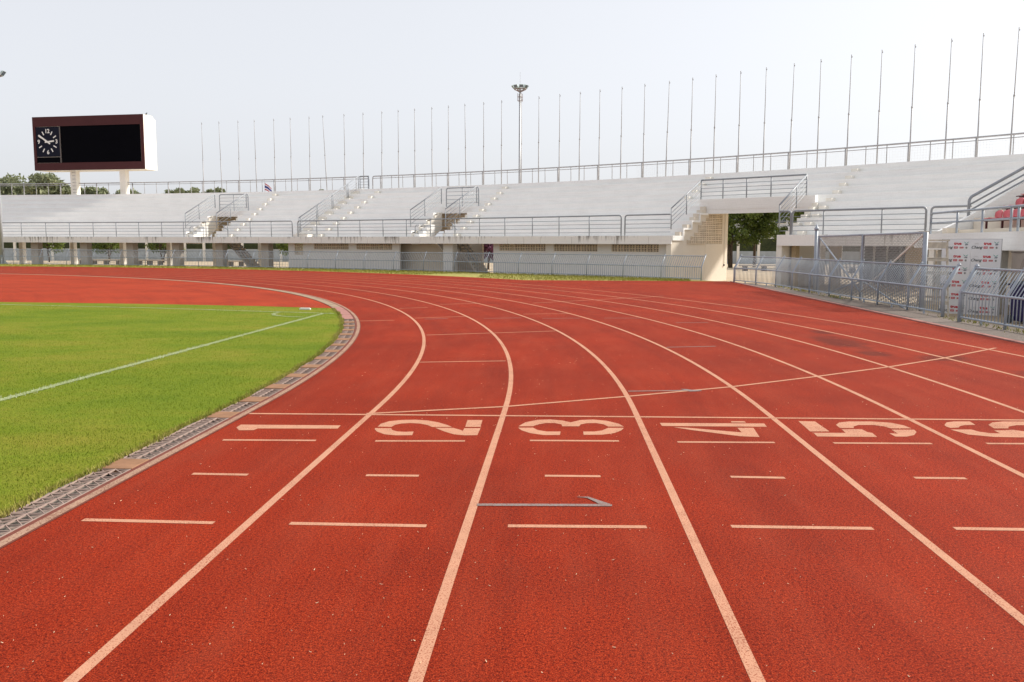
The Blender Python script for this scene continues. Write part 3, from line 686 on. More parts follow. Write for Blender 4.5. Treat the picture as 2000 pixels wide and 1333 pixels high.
# --- passage through the terrace: cheeks, bridge, pierced side wall
NB = 6
prof = [(RF - 0.02, ZF)] + [(r, z) for r, z in stepped(RF + 0.75, ZF, 8, 0.34, 0.19)]
prof = [p for p in prof if p[0] < RBR - 0.02]
rz_wall('passage_wall', 50.86, [(RF - 0.02, GZ), *[(r, z) for r, z in prof], (RBR - 0.05, prof[-1][1]), (RBR - 0.05, GZ)][::-1], -0.28, 'cream')
c0 = P(50.86, 95); vdir = (P(50.86, 96) - c0); vdir = Vector((vdir.x, vdir.y, 0))
ROWS = [3, 4, 5, 6, 7, 7, 8, 9, 10]
REND = 99.95; bl = 0.36
side_n = Vector((math.sin(R_(50.86)), -math.cos(R_(50.86)), 0))     # wall normal pointing into the passage
def pas_box(r0, r1, z0, z1, name='passage_wall'):
    a, b = P(50.86, r0), P(50.86, r1); n = side_n * -0.13
    MB().hexa([(a.x, a.y, z0), (b.x, b.y, z0), (b.x + n.x, b.y + n.y, z0), (a.x + n.x, a.y + n.y, z0), (a.x, a.y, z1), (b.x, b.y, z1), (b.x + n.x, b.y + n.y, z1), (a.x + n.x, a.y + n.y, z1)]).build(name, 'cream', stand)
for j, nc in enumerate(ROWS):
    z = 3.27 - 0.192 * j
    for c in range(nc):
        r = REND - bl * (c + 0.5)
        if r < RBR + 0.1 - 1.9: continue
        p = P(50.86, r, z) - side_n * 0.06
        m = Matrix.Translation(p + (side_n * 0.08 if r < RBR else Vector((0, 0, 0)))) @ Matrix.Rotation(math.atan2(vdir.y, vdir.x), 4, 'Z')
        inst('vent_block', vm, stand, m)
zb = 3.27 - 0.192 * 8 - 0.1
pas_box(RBR - 0.04, 100.55, GZ, zb); pas_box(REND + 0.005, 100.55, zb + 0.002, 3.44)
for c in range(5):                                       # solid part above the stepped blocks
    nfull = sum(1 for x in ROWS if x > c); ztop = 3.27 - 0.192 * (9 - nfull) + 0.096
    r1 = REND - bl * c; r0 = REND - bl * (c + 1)
    if r0 < RBR - 0.04: r0 = RBR - 0.04
    if r1 - r0 > 0.05: pas_box(r0 + 0.002, r1 - 0.002, ztop + 0.003, 3.44)
rz_wall('slot_shade_backing', 51.32, [(95.9, GZ), (95.9, 2.0), (98.0, 3.0), (99.0, 3.35), (101.2, 3.35), (101.2, GZ)], 0.1, 'dark')  # added near-black sheet so the pierced side wall's slots look shaded
# end pier with a conduit
pc = P(50.86, 100.2) + side_n * 0.03
MB().path([pc + Vector((0, 0, 0.55)), pc + Vector((0, 0, 3.3))], 0.016, 6).build('conduit', 'ivory', stand)
MB().box(pc + Vector((0, 0, 0.52)), (0.06, 0.06, 0.10), Matrix.Rotation(R_(50.9), 4, 'Z')).build('switch_box', 'darkframe', stand)
sweep(MB(), [(RBR - 0.02, 3.40), (RBR - 0.02, 3.94), (RBR + 0.25, 3.94), (RBR + 0.25, 3.40)], 51.10, 47.45).build('bridge_beam', 'white', stand)
sweep(MB(), [(RBR + 0.02, 3.45), (RBR + 0.02, 3.60), (102.9, 3.60), (102.9, 3.45)], 50.84, 47.50).build('bridge_soffit', 'white', stand)
# right cheek of the passage
rz_wall('passage_wall', 47.50, [(RF - 0.02, GZ), *prof, (RBR - 0.05, prof[-1][1]), (RBR + 0.9, 3.45), (RBR + 0.9, GZ)], 0.26, 'ivory')
for t0_, t1_, r, m_ in ((47.28, 47.16, 95.6, 'yellow_wall'), (46.62, 46.38, 97.0, 'yellow_wall'), (44.61, 44.2, 97.0, 'yellow_wall')):
    sweep(MB(), [(r, GZ), (r, 1.58), (r + 0.35, 1.58), (r + 0.35, GZ)], t0_, t1_).build('column', m_, stand)
sweep(MB(), [(101.6, GZ), (101.6, 3.4), (101.75, 3.4), (101.75, GZ)], 47.0, T1).build('rear_wall', 'dark', stand)
for k in range(11):
    t = 46.95 - 0.36 * k
    MB().box(P(t, 101.5, 0.65), (0.06, 0.09, 1.9), Matrix.Rotation(R_(t), 4, 'Z')).build('mullion', 'bldg' if k % 3 else 'fence', stand)
for k in range(10):
    t = 46.77 - 0.36 * k
    MB().box(P(t, 101.55, 0.55), (0.02, 0.50, 1.5), Matrix.Rotation(R_(t), 4, 'Z')).build('pane', 'glass', stand)

# ================================================================== RAILINGS
def resample(pts):
    L = [0.0]
    for a, b in zip(pts[:-1], pts[1:]): L.append(L[-1] + (b - a).length)
    return L
def at_len(pts, L, s):
    for i in range(len(pts) - 1):
        if s <= L[i + 1] + 1e-6: return pts[i].lerp(pts[i + 1], (s - L[i]) / max(1e-6, L[i + 1] - L[i]))
    return pts[-1]
def railing(name, label, pts, H, thin, posts, rt=0.035, rn=0.013, rp=0.028, ends=(1, 1), mat='steel', cr=0.14, group='terrace railings', extra=None):
    pts = [Vector(p) for p in pts]; L = resample(pts); T = L[-1]
    t = thing(name, label, 'railing', tuple(pts[0]), group)
    up = Vector((0, 0, 1)); top = []
    if ends[0]:
        top += [pts[0], pts[0] + up * (H - cr)]
        for q in (0.25, 0.5, 0.75): a = q * math.pi / 2; top.append(at_len(pts, L, cr * (1 - math.cos(a))) + up * (H - cr + cr * math.sin(a)))
        s0 = cr
    else: s0 = 0
    s1 = T - cr if ends[1] else T
    top.append(at_len(pts, L, s0) + up * H)
    for p, l in zip(pts, L):
        if s0 + 0.05 < l < s1 - 0.05: top.append(p + up * H)
    top.append(at_len(pts, L, s1) + up * H)
    if ends[1]:
        for q in (0.25, 0.5, 0.75): a = q * math.pi / 2; top.append(at_len(pts, L, s1 + cr * math.sin(a)) + up * (H - cr + cr * math.cos(a)))
        top += [pts[-1] + up * (H - cr), pts[-1]]
    MB().path(top, rt, 8).build('top_rail', mat, t, True)
    for f in thin: MB().path([p + up * (H * f) for p in pts], rn, 5).build('rail', mat, t, True)
    for s in posts:
        p = at_len(pts, L, s * T); MB().path([p - up * 0.01, p + up * (H - 0.01)], rp, 7).build('post', mat, t, True)
    return t
TH4 = (0.17, 0.37, 0.57, 0.77)
def arc_rail(label, a, b, post_th, R=95.0, z=ZF, H=1.04, ends=(1, 1), rt=0.037):
    pts = [P(t, R, z) for t in arc(a, b, 0.6)]
    return railing('guard_railing', label, pts, H, TH4, [(a - t) / (a - b) for t in post_th], rt, 0.014, 0.030, ends)
arc_rail('grey front railing of the terrace below the scoreboard, leftmost long section', 87.5, 67.28, [86.2, 85, 83.9, 82.7, 81.47, 80.19, 78.94, 77.69, 76.48, 75.28, 74.07, 72.91, 71.74, 70.6, 69.43, 68.35], ends=(0, 1))
arc_rail('long grey front railing of the terrace between the middle stair and the passage', 67.0, 52.69, [66.05, 65.0, 63.92, 62.81, 61.7, 60.59, 59.48, 58.39, 57.3, 56.15, 55.07, 53.89])
arc_rail('short grey front railing ending at the stair left of the passage', 52.55, 50.94, [], ends=(1, 0))
arc_rail('grey front railing of the terrace above the chain-link gate', 47.10, 43.62, [46.22, 44.69], rt=0.045)
arc_rail('tiny grey front railing beside the right cheek of the passage', 47.46, 47.14, [], ends=(0, 1), rt=0.045)
arc_rail('short grey railing where the terrace meets the red-seat stand', 43.50, 42.6, [], ends=(1, 0), rt=0.045)
def rad_rail(label, th, r0, z0, r1, z1, posts=(0.0, 0.45), H=1.05, ends=(0, 1), rt=0.035, th2=None):
    return railing('stair_railing', label, [P(th, r0, z0), P(th if th2 is None else th2, r1, z1)], H, TH4, posts, rt, 0.014, 0.028, ends)
for vi_, (a, b) in enumerate(VOM):
    w = ('stair mouth under the first flagpoles', 'stair mouth left of the floodlight mast')[vi_]
    rad_rail('sloping grey railing on the left of the ' + w, a + 0.05, RB + 0.05, 2.66, RB + 3.35, 4.22)
    rad_rail('sloping grey railing on the right of the ' + w, b - 0.02, RB + 0.05, 2.66, RB + 3.35, 4.22)
    railing('guard_railing', 'level grey railing across the back of the ' + w, [P(t, RB + 3.5, ZF + RISE * 5) for t in arc(a - 0.12, b - 0.05, 0.5)], 1.22, (0.2, 0.4, 0.6, 0.8), [0.5], 0.037, 0.014, 0.028)
    railing('hand_railing', 'small bent grey handrail down inside the ' + w, [P(a - 0.14, RB + 0.1, ZF), P(a - 0.85, RB + 0.1, ZF)], 0.72, (0.5,), [1.0], 0.025, 0.012, 0.022, (1, 0))
rad_rail('long sloping grey railing climbing the middle stair to the rim', 67.28, RB - 0.2, 2.32, 102.6, ZR + 0.02, (0.0, 0.02, 0.27, 0.29, 0.52, 0.54, 0.78, 0.80, 0.985), 1.0, (0, 0))
railing('guard_railing', 'short grey rail joining the middle stair top to the rim', [P(t, 102.75, ZR) for t in arc(67.30, 66.86, 0.3)], 0.98, TH4, [0.0, 0.93, 1.0], 0.037, 0.014, 0.034, (0, 0))
rad_rail('sloping grey railing on the stair left of the passage', 50.98, RF + 0.25, 2.36, RBR + 0.05, 3.90, (0.0, 0.5, 1.0), 1.02, (0, 0), 0.030, 51.08)
rad_rail('sloping grey railing on the stair right of the passage', 47.52, RF + 0.2, 2.36, RBR + 0.05, 3.88, (0.0, 0.62, 1.0), 1.02, (0, 0), 0.038, 47.74)
railing('bridge_railing', 'level grey railing on the bridge over the passage', [P(t, RBR + 0.05, 3.94) for t in arc(51.08, 47.74, 0.5)], 0.98, TH4, [0.0, 0.22, 0.45, 0.68, 1.0], 0.042, 0.014, 0.034, (0, 0))
# rim railing in two runs with the flagpoles
POLES = [75.55, 74.58, 73.65, 72.76, 71.79, 70.94, 69.98, 69.11, 68.2, 67.27, 66.37, 65.54, 64.74, 63.92, 63.14, 62.32, 61.51, 60.71, 59.83, 59.07, 58.19, 57.35, 56.54, 55.67, 54.79, 53.94, 53.03, 52.2, 51.35, 50.51, 49.66, 48.8, 47.92, 47.05, 46.16, 45.24, 44.44, 43.66]
def rim_rail(label, a, b, ends):
    pts = [P(t, 102.98, ZR + 0.03) for t in arc(a, b, 0.6)]; Lt = a - b; posts = []; thick = []
    for k, t in enumerate(POLES):
        if not (b < t < a): continue
        if k % 2 == (0 if t > 66.6 else 0): thick.append(t)
    allp = [75.46 + 1.9 * j for j in range(1, 8)] + [t for k, t in enumerate(POLES) if k % 2 == 0] + [41.8]
    allp = sorted(allp, reverse=True); thin = []
    for p, q in zip(allp[:-1], allp[1:]): thin += [p + (q - p) / 3, p + 2 * (q - p) / 3]
    o = railing('rim_railing', label, pts, 0.94, (0.84,), [(a - t) / Lt for t in thin if b < t < a], 0.042, 0.022, 0.024, ends, 'pole')
    for t in allp:
        if b < t < a and not any(abs(t - c) < 0.3 for c in ()):
            p = P(t, 102.98, ZR); MB().path([p, p + Vector((0, 0, 0.95))], 0.045, 7).build('thick_post', 'pole', o, True)
    # fine wire netting
    net = MB(); t = a
    fine = 0.075
    t_hi, t_lo = min(a, 55.0), b
    t = t_hi
    while t > t_lo:
        p = P(t, 103.02, ZR + 0.04); net.bar(p, p + Vector((0, 0, 0.74)), 0.0035, 0.0035); t -= fine
    if t_hi > t_lo:
        for k in range(6):
            pp = [P(x, 103.02, ZR + 0.08 + 0.13 * k) for x in arc(t_hi, t_lo, 0.8)]
            for p, q in zip(pp[:-1], pp[1:]): net.bar(p, q, 0.0035, 0.0035)
        net.build('wire_netting', 'wirefaint', o)
    return o
rim_rail('double-topped grey railing along the terrace rim left of the middle stair', 88.0, 66.95, (0, 0))
rim_rail('double-topped grey railing with wire netting along the terrace rim right of the middle stair', 66.76, T1, (1, 0))

# ================================================================== FLAGPOLES AND FLOODLIGHTS
ORD = ['first', 'second', 'third', 'fourth', 'fifth', 'sixth', 'seventh', 'eighth', 'ninth', 'tenth', 'eleventh', 'twelfth', 'thirteenth', 'fourteenth', 'fifteenth', 'sixteenth', 'seventeenth', 'eighteenth', 'nineteenth']
TILT = {1: -0.9, 3: -0.6, 7: -2.3, 10: 0.5, 15: -0.8, 25: 1.0, 30: 0.5, 36: -0.3, 37: 0.4}
low = MB().path([(0, 0, 0), (0, 0, 3.4)], [0.037, 0.032], 8).mesh('lower_tube', 'pole', smooth=True)
upp = MB().path([(0, 0, 3.36), (0, 0, 6.30)], [0.022, 0.017], 7).mesh('upper_tube', 'pole', smooth=True)
jnt = MB().path([(0, 0, 3.34), (0, 0, 3.42)], 0.045, 8).mesh('collar', 'pole', smooth=True)
pul = MB().box((0.02, 0, 6.22), (0.05, 0.02, 0.07)).ball((0, 0, 6.31), 0.026).mesh('pulley', 'pole')
for k, t in enumerate(POLES):
    lab = 'slim grey flagpole on the terrace rim, ' + (ORD[k] + ' from the left' if k < 19 else ORD[len(POLES) - 1 - k] + ' from the right')
    if k == 7: lab = 'slim grey flagpole on the rim leaning clearly to the left, eighth from the left'
    b = P(t, 103.13, 4.88)
    o = thing('flagpole', lab, 'flagpole', tuple(b), 'flagpoles along the terrace rim')
    view = Vector((b.x, b.y, 0)).normalized(); tl_ = TILT.get(k, random.uniform(-0.15, 0.15))
    o.rotation_mode = 'QUATERNION'; o.rotation_quaternion = Matrix.Rotation(R_(tl_), 3, view).to_quaternion()
    for nm, me in (('lower_tube', low), ('upper_tube', upp), ('collar', jnt), ('pulley', pul)):
        c = bpy.data.objects.new(nm, me); COL.objects.link(c); c.parent = o
# hanging national flag
t = 72.34; b = P(t, 103.14, 4.9)
fl = thing('flag', 'small red, white and blue striped flag drooping from a short pole on the rim', 'flag', tuple(b))
MB().path([b, b + Vector((0, 0, 1.75))], 0.018, 6).build('flag_pole', 'pole', fl)
M['f_red'] = plain('flag_red', (0.50, 0.05, 0.07), 0.8); M['f_white'] = plain('flag_white', (0.75, 0.74, 0.75), 0.8); M['f_blue'] = plain('flag_blue', (0.05, 0.05, 0.22), 0.8)
tv = (P(t - 0.3, 103.14) - P(t, 103.14)).normalized()
cuts = [0, 1 / 6, 2 / 6, 4 / 6, 5 / 6, 1]
def fpt(u, v):
    s = u * 0.62; drop = 0.42 * u ** 1.2
    w = 0.04 * math.sin(u * 9 + v * 2)
    return b + tv * s + Vector((0, 0, 1.42 - v * 0.55 * (1 - 0.25 * u) - drop)) + Vector((tv.y, -tv.x, 0)) * w
for i, cname in enumerate(('f_red', 'f_white', 'f_blue', 'f_white', 'f_red')):
    mb = MB(); n = 8
    for j in range(n):
        q = [fpt(j / n, cuts[i]), fpt((j + 1) / n, cuts[i]), fpt((j + 1) / n, cuts[i + 1]), fpt(j / n, cuts[i + 1])]
        mb.prism(q, Vector((tv.y, -tv.x, 0)) * 0.006)
    mb.build('stripe', cname, fl)
def mast(name, label, base, H, r0, r1, hr, gusset=False):
    t = thing(name, label, 'floodlight', base); b = Vector(base)
    n = 10; MB().path([b, b + Vector((0, 0, H))], [r0, r1], 12).build('mast_pole', 'galv', t, True)
    MB().path([b + Vector((0, 0, 0)), b + Vector((0, 0, 0.04))], r0 * 2.1, 12).build('base_plate', 'galv', t)
    if gusset:
        for k in range(6):
            a = k * math.pi / 3; d = Vector((math.cos(a), math.sin(a), 0)); s_ = Vector((-d.y, d.x, 0)) * 0.012
            MB().prism([b + d * r0 * 0.95 - s_ + Vector((0, 0, .04)), b + d * r0 * 2 - s_ + Vector((0, 0, .04)), b + d * r0 * 0.93 - s_ + Vector((0, 0, .5))], s_ * 2).build('gusset', 'galv', t)
    top = b + Vector((0, 0, H)); ring = []
    for k in range(17): a = 2 * math.pi * k / 16; ring.append(top + Vector((math.cos(a) * hr * .62, math.sin(a) * hr * .62, -0.05)))
    MB().path(ring, 0.03, 6, False).build('head_ring', 'rust', t)
    for k in range(8):
        a = 2 * math.pi * k / 8 + 0.2; d = Vector((math.cos(a), math.sin(a), 0)); sd = Vector((-d.y, d.x, 0))
        MB().path([top - Vector((0, 0, 0.25)), top + d * hr * .62 - Vector((0, 0, .05)), top + d * hr * 0.8 + Vector((0, 0, 0.06))], 0.022, 6).build('arm', 'rust', t)
        c = top + d * hr * 0.84 + Vector((0, 0, 0.10)); nrm = (d + Vector((0, 0, -0.75))).normalized(); up = nrm.cross(sd).normalized()
        w, h_ = hr * 0.24, hr * 0.17
        q = [c - sd * w - up * h_, c + sd * w - up * h_, c + sd * w + up * h_, c - sd * w + up * h_]
        qb = [x - nrm * 0.16 + (c - x) * 0.45 for x in q]
        lamp = MB().add(q + qb, [(0, 1, 2, 3), (7, 6, 5, 4), (0, 4, 5, 1), (1, 5, 6, 2), (2, 6, 7, 3), (3, 7, 4, 0)]).build('lamp', 'lampgreen', t)
        MB().prism([x + nrm * 0.004 + (c - x) * 0.12 for x in q], nrm * 0.006).build('lens', 'glass', lamp)
    for zc in (-0.55, -0.82):
        cage = []
        for k in range(5): a = math.pi / 2 * k + 0.5; cage.append(top + Vector((math.cos(a) * hr * .30, math.sin(a) * hr * .30, zc)))
        MB().path(cage, 0.018, 5, False).build('cage_bar', 'rust', t)
    for k in range(4):
        a = math.pi / 2 * k + 0.5; p = top + Vector((math.cos(a) * hr * .30, math.sin(a) * hr * .30, -0.82)); MB().path([p, p + Vector((0, 0, .5))], 0.016, 5).build('cage_bar', 'rust', t)
    MB().path([top, top + Vector((0, 0, 1.1))], 0.008, 5).build('lightning_rod', 'galv', t)
mast('floodlight_mast', 'tall grey floodlight mast with a ring of lamps behind the terrace middle', tuple(P(60.41, 104.6, GZ)), 12.45, 0.12, 0.065, 0.62)
mast('floodlight_mast', 'tall floodlight mast cut by the left edge of the picture in front of the terrace', (-41.2, 62.45, -0.02), 13.7, 0.20, 0.12, 1.05, True)

# ================================================================== SCOREBOARD
FL = Vector((-43.80, 71.50, 0)); FR = Vector((-33.62, 69.95, 0)); W = (FR - FL).length
eu = (FR - FL).normalized(); en = Vector((eu.y, -eu.x, 0)); Z0, Z1 = 7.58, 11.95; HH = Z1 - Z0
def sb(u, w, d=0.0): return FL + eu * u + Vector((0, 0, Z0 + w)) + en * d          # d > 0 towards the track
score = thing('scoreboard', 'big maroon and cream scoreboard with a black screen and a clock', 'scoreboard', tuple(sb(W / 2, -2.3)))
def sbox(name, u0, u1, w0, w1, d0, d1, mat, par=None, label=None):
    return MB().hexa([sb(u0, w0, d1), sb(u1, w0, d1), sb(u1, w0, d0), sb(u0, w0, d0), sb(u0, w1, d1), sb(u1, w1, d1), sb(u1, w1, d0), sb(u0, w1, d0)]).build(name, mat, par or score, label=label)
prof = [(-0.01, 0), (-0.01, HH), (-1.15, HH), (-1.62, HH - 0.28), (-1.62, 0)]
MB().prism([sb(0, w, d) for d, w in prof], eu * W).build('housing', 'ivory', score)
fr = sbox('face_frame', 0.0, W, 0.0, HH * .14, -0.008, 0.05, 'maroon'); sbox('face_frame', 0.0, W, HH * .82, HH, -0.008, 0.05, 'maroon')
sbox('face_frame', 0.0, W * .024, HH * .14 + .002, HH * .82 - .002, -0.008, 0.048, 'maroon'); sbox('face_frame', W * .974, W, HH * .14 + .002, HH * .82 - .002, -0.008, 0.048, 'maroon')
sbox('screen', W * .252, W * .972, HH * .14 + .002, HH * .82 - .002, -0.006, 0.012, 'screen')
sbox('screen_edge', W * .244, W * .250, HH * .14 + .01, HH * .82 - .01, -0.006, 0.055, 'darkframe')
sbox('screen_edge', W * .9725, W * .9735, HH * .14 + .01, HH * .82 - .01, -0.006, 0.05, 'darkframe')
ck = sbox('clock_panel', W * .026, W * .243, HH * .255, HH * .815, -0.006, 0.02, 'clock')
sbox('lower_panel', W * .026, W * .243, HH * .145, HH * .248, -0.006, 0.016, 'screen')
cu, cw = W * .132, HH * .535; cr_ = 0.78
def cbar(a0, r0, r1, wd, nm, d=0.03):
    ca_, sa = math.sin(R_(a0)), math.cos(R_(a0))
    mb = MB(); px, pz = sa * wd / 2, -ca_ * wd / 2
    q = [(cu + ca_ * r0 - px, cw + sa * r0 - pz), (cu + ca_ * r0 + px, cw + sa * r0 + pz), (cu + ca_ * r1 + px, cw + sa * r1 + pz), (cu + ca_ * r1 - px, cw + sa * r1 - pz)]
    mb.prism([sb(u, w, d) for u, w in q], en * 0.02); return mb.build(nm, 'clockwhite', ck)
for h_ in range(12):
    if h_ % 3: cbar(h_ * 30, cr_ * 0.82, cr_ * 1.22, 0.085, 'hour_mark')
cbar(304, -0.30, 0.98, 0.13, 'minute_hand', 0.06); cbar(84, -0.26, 0.62, 0.12, 'hour_hand', 0.035)
for s_, du, dw in (('12', 0, .86), ('3', .86, 0), ('6', 0, -.86), ('9', -.86, 0)):
    vs_, fs_ = text_mb(s_, 0.46, 0, 0.012)
    MB().add([sb(cu + du * 0.98 + x, cw + dw + y, 0.03 + z) for x, y, z in vs_], fs_).build('numeral', 'clockwhite', ck)
for u in (W * .318, W * .768):
    c = sb(u, 0, -0.62); mb = MB()
    q = [c + eu * a + en * b for a, b in ((-.27, .24), (.27, .24), (.27, -.24), (-.27, -.24))]
    o = mb.hexa([Vector((p.x, p.y, 4.9)) for p in q] + [Vector((p.x, p.y, Z0 + 0.01)) for p in q]).build('column', 'ivory', score)
    if u < W / 2:
        for k in range(7):
            z = 5.75 + 0.28 * k; p = c + eu * 0.15 + en * 0.245; p.z = z; w_ = eu * 0.12
            MB().path([p - w_ , p - w_ + en * 0.14, p + w_ + en * 0.14, p + w_], 0.013, 5).build('ladder_rung', 'darkframe', o)
bp = sb(W, HH, -0.6) - eu * 0.12
bd = MB().ball(bp + Vector((0, 0, 0.085)), 0.07, 8, 0.8); bd.ball(bp + eu * 0.06 + Vector((0, 0, 0.165)), 0.04, 7)
bd.path([bp + eu * 0.09 + Vector((0, 0, .165)), bp + eu * 0.14 + Vector((0, 0, .155))], [0.012, 0.003], 5); bd.path([bp - eu * .04 + Vector((0, 0, .08)), bp - eu * .18 + Vector((0, 0, .04))], [0.035, 0.02], 6)
bd.path([bp + en * .02, bp + en * .02 + Vector((0, 0, .05))], 0.008, 5); bd.path([bp - en * .02, bp - en * .02 + Vector((0, 0, .05))], 0.008, 5)
tag(bd.build('bird', 'dark', smooth=True), 'small dark bird perched on the top right corner of the scoreboard', 'bird')

# ================================================================== TRACK FENCES
ZM, ZT, LEAN = 0.61, 1.10, 0.27
def bent(p, n, s=0.0): return [p + Vector((0, 0, 0.08)), p + Vector((0, 0, ZM)), p + n * LEAN + Vector((0, 0, ZT))]
def post_into(mb, p, n, r, cap=True):
    mb.path([p + Vector((0, 0, -0.03)), p + Vector((0, 0, ZM)), p + n * (LEAN + 0.02) + Vector((0, 0, ZT + 0.03))], r, 8)
    if cap: mb.ball(p + n * (LEAN + 0.025) + Vector((0, 0, ZT + 0.045)), r * 1.18, 8, 0.7); mb.ball(p + n * (LEAN + 0.03) + Vector((0, 0, ZT + 0.075)), r * 0.55, 6)
    return mb
def fence(label, pts, normals, post_every, bar_every, single, r=(0.020, 0.022, 0.028, 0.010), endr=0.040):
    pts = [Vector(p) for p in pts]; L = resample(pts); T = L[-1]
    def frame(s):
        p = at_len(pts, L, s); i = max(0, min(len(pts) - 2, next((k for k in range(len(pts) - 1) if s <= L[k + 1] + 1e-6), len(pts) - 2)))
        t = (pts[i + 1] - pts[i]).normalized(); n = Vector((-t.y, t.x, 0)) if normals > 0 else Vector((t.y, -t.x, 0))
        return p, t, n
    f = thing('track_fence', label, 'fence', tuple(pts[0]), 'fences along the track')
    S = [T * k / max(1, int(T / 1.2)) for k in range(int(T / 1.2) + 1)]
    for nm, z, o, rr in (('bottom_rail', 0.09, 0, r[0]), ('middle_rail', ZM, 0, r[1]), ('top_rail', ZT, LEAN, r[1])):
        MB().path([frame(s)[0] + frame(s)[2] * o + Vector((0, 0, z)) for s in S], rr, 7).build(nm, 'fence', f, True)
    npst = max(1, round(T / post_every)); ps = [T * k / npst for k in range(npst + 1)]
    for k, s in enumerate(ps):
        p, t, n = frame(s); post_into(MB(), p, n, endr if k in (0, npst) else r[2]).build('post', 'fence', f, True)
    for a, b in zip(ps[:-1], ps[1:]):
        m = (a + b) / 2; p, t, n = frame(m); MB().path([p + Vector((0, 0, -0.03)), p + Vector((0, 0, 0.09))], 0.024, 6).build('foot', 'fence', f)
    nb = int(T / bar_every)
    if single:
        base = MB().path([Vector((0, 0, 0.08)), Vector((0, 0, ZM)), Vector((LEAN, 0, ZT))], r[3], 6).mesh('bar', 'fence', smooth=True)
        for k in range(1, nb):
            p, t, n = frame(T * k / nb); m = Matrix.Translation(p) @ Matrix(((n.x, -n.y, 0, 0), (n.y, n.x, 0, 0), (0, 0, 1, 0), (0, 0, 0, 1)))
            inst('bar', base, f, m)
    else:
        for a, b in zip(ps[:-1], ps[1:]):
            mb = MB(); n_ = max(2, int((b - a) / bar_every))
            for k in range(1, n_):
                p, t, n = frame(a + (b - a) * k / n_); mb.path(bent(p, n), r[3], 5, False)
            mb.build('bars', 'fence', f, kind='stuff')
    return f
fence('pale blue-grey fence with outward-leaning top below the long terrace', [P(t, fence_R(t), -0.02) for t in arc(82.6, 49.0, 0.5)], -1 if False else 1, 2.25, 0.125, False, (0.020, 0.022, 0.026, 0.0125), 0.03)
fence('pale blue-grey leaning-top fence in front of the chain-link gate', [(7.45, 37.45, 0), (7.85, 36.0, 0), (8.22, 34.1, 0), (8.36, 31, 0), (8.47, 26.7, 0), (8.52, 22.8, 0), (8.52, 19.72, 0)], 1, 2.0, 0.118, True)
fence('pale blue-grey leaning-top fence in front of the sponsor board, nearest the camera', [(8.34, 18.50, 0), (8.40, 16.6, 0), (8.42, 12.0, 0), (8.42, 8.0, 0)], 1, 1.9, 0.125, True, (0.021, 0.024, 0.030, 0.010), 0.045)

# ================================================================== CHAIN-LINK GATE
gx = 8.93; gy0, gy1 = 21.9, 30.55; gz0, gz1 = -0.22, 1.88
gate = thing('chain_link_gate', 'grey double gate of chain-link mesh with diagonal braces behind the fence', 'gate', (gx, (gy0 + gy1) / 2, GZ))
for y, h_, r in ((gy1 + 0.38, 2.12, 0.055), (gy1 + 0.06, 1.90, 0.045), (gy0 - 0.07, 1.90, 0.05)):
    o = MB().path([(gx, y, GZ), (gx, y, h_)], r, 10)
    if h_ > 2: o.path([(gx, y, h_ - 0.02), (gx, y, h_ + 0.04), (gx, y, h_ + 0.06), (gx, y, h_ + 0.20)], [0.075, 0.085, 0.06, 0.004], 10)
    o.build('gate_post', 'fence', gate, True)
ym = (gy0 + gy1) / 2
for (ya, yb, hi) in ((gy0 + 0.03, ym - 0.05, 1), (ym + 0.05, gy1 - 0.03, -1)):
    leaf = MB().path([(gx, ya, gz0), (gx, yb, gz0), (gx, yb, gz1), (gx, ya, gz1), (gx, ya, gz0)], 0.032, 8).build('gate_frame', 'fence', gate, True)
    lo, hi_ = ((ya, gz1), (yb, 0.62)) if hi > 0 else ((yb, gz1), (ya, 0.62))
    MB().path([(gx - 0.01, lo[0], lo[1] - 0.03), (gx - 0.01, hi_[0], hi_[1] - 0.4)], 0.026, 7).build('brace', 'fence' if hi < 0 else 'ivory', leaf, True)
    MB().path([(gx - 0.01, lo[0], gz0), (gx - 0.01, hi_[0], 0.55)], 0.024, 7).build('brace', 'fence', leaf, True)
    MB().path([(gx, ya, 0.55), (gx, yb, 0.55)], 0.024, 7).build('cross_rail', 'fence', leaf, True)
    net = MB(); Wd = yb - ya; Hd = gz1 - gz0; st = 0.095; k = -Hd
    while k < Wd:
        for sgn in (1, -1):
            a0 = max(0, -k); b0 = min(Hd, Wd - k)
            if b0 - a0 < 0.02: continue
            if sgn > 0: p, q = (gx + .004, ya + k + a0, gz0 + a0), (gx + .004, ya + k + b0, gz0 + b0)
            else: p, q = (gx - .004, ya + k + a0, gz1 - a0), (gx - .004, ya + k + b0, gz1 - b0)
            net.bar(p, q, 0.0075, 0.0075)
        k += st
    net.build('wire_mesh', 'wire', leaf)

# ================================================================== SPONSOR BOARD
BL, BR = Vector((10.52, 24.62, GZ)), Vector((11.66, 23.70, GZ)); BW = (BR - BL).length; BH = 2.06
bu = (BR - BL).normalized(); bn = Vector((bu.y, -bu.x, 0))
def bd_(u, w, d=0.0): return BL + bu * u + Vector((0, 0, w)) + bn * d
board = thing('sponsor_board', 'white backdrop board printed with rows of red and black sponsor marks', 'board', tuple(BL.lerp(BR, 0.5)))
for (u0, u1) in ((0, BW / 2 - 0.003), (BW / 2 + 0.003, BW)):
    for (w0, w1) in ((0.03, BH / 2 + 0.2), (BH / 2 + 0.206, BH)):
        MB().hexa([bd_(u0, w0, 0.01), bd_(u1, w0, 0.01), bd_(u1, w0, -.02), bd_(u0, w0, -.02), bd_(u0, w1, 0.01), bd_(u1, w1, 0.01), bd_(u1, w1, -.02), bd_(u0, w1, -.02)]).build('panel', 'board', board)
MB().path([bd_(0, 0, 0), bd_(0, BH, 0), bd_(BW, BH, 0), bd_(BW, 0, 0)], 0.014, 6).build('edge_frame', 'galv', board)
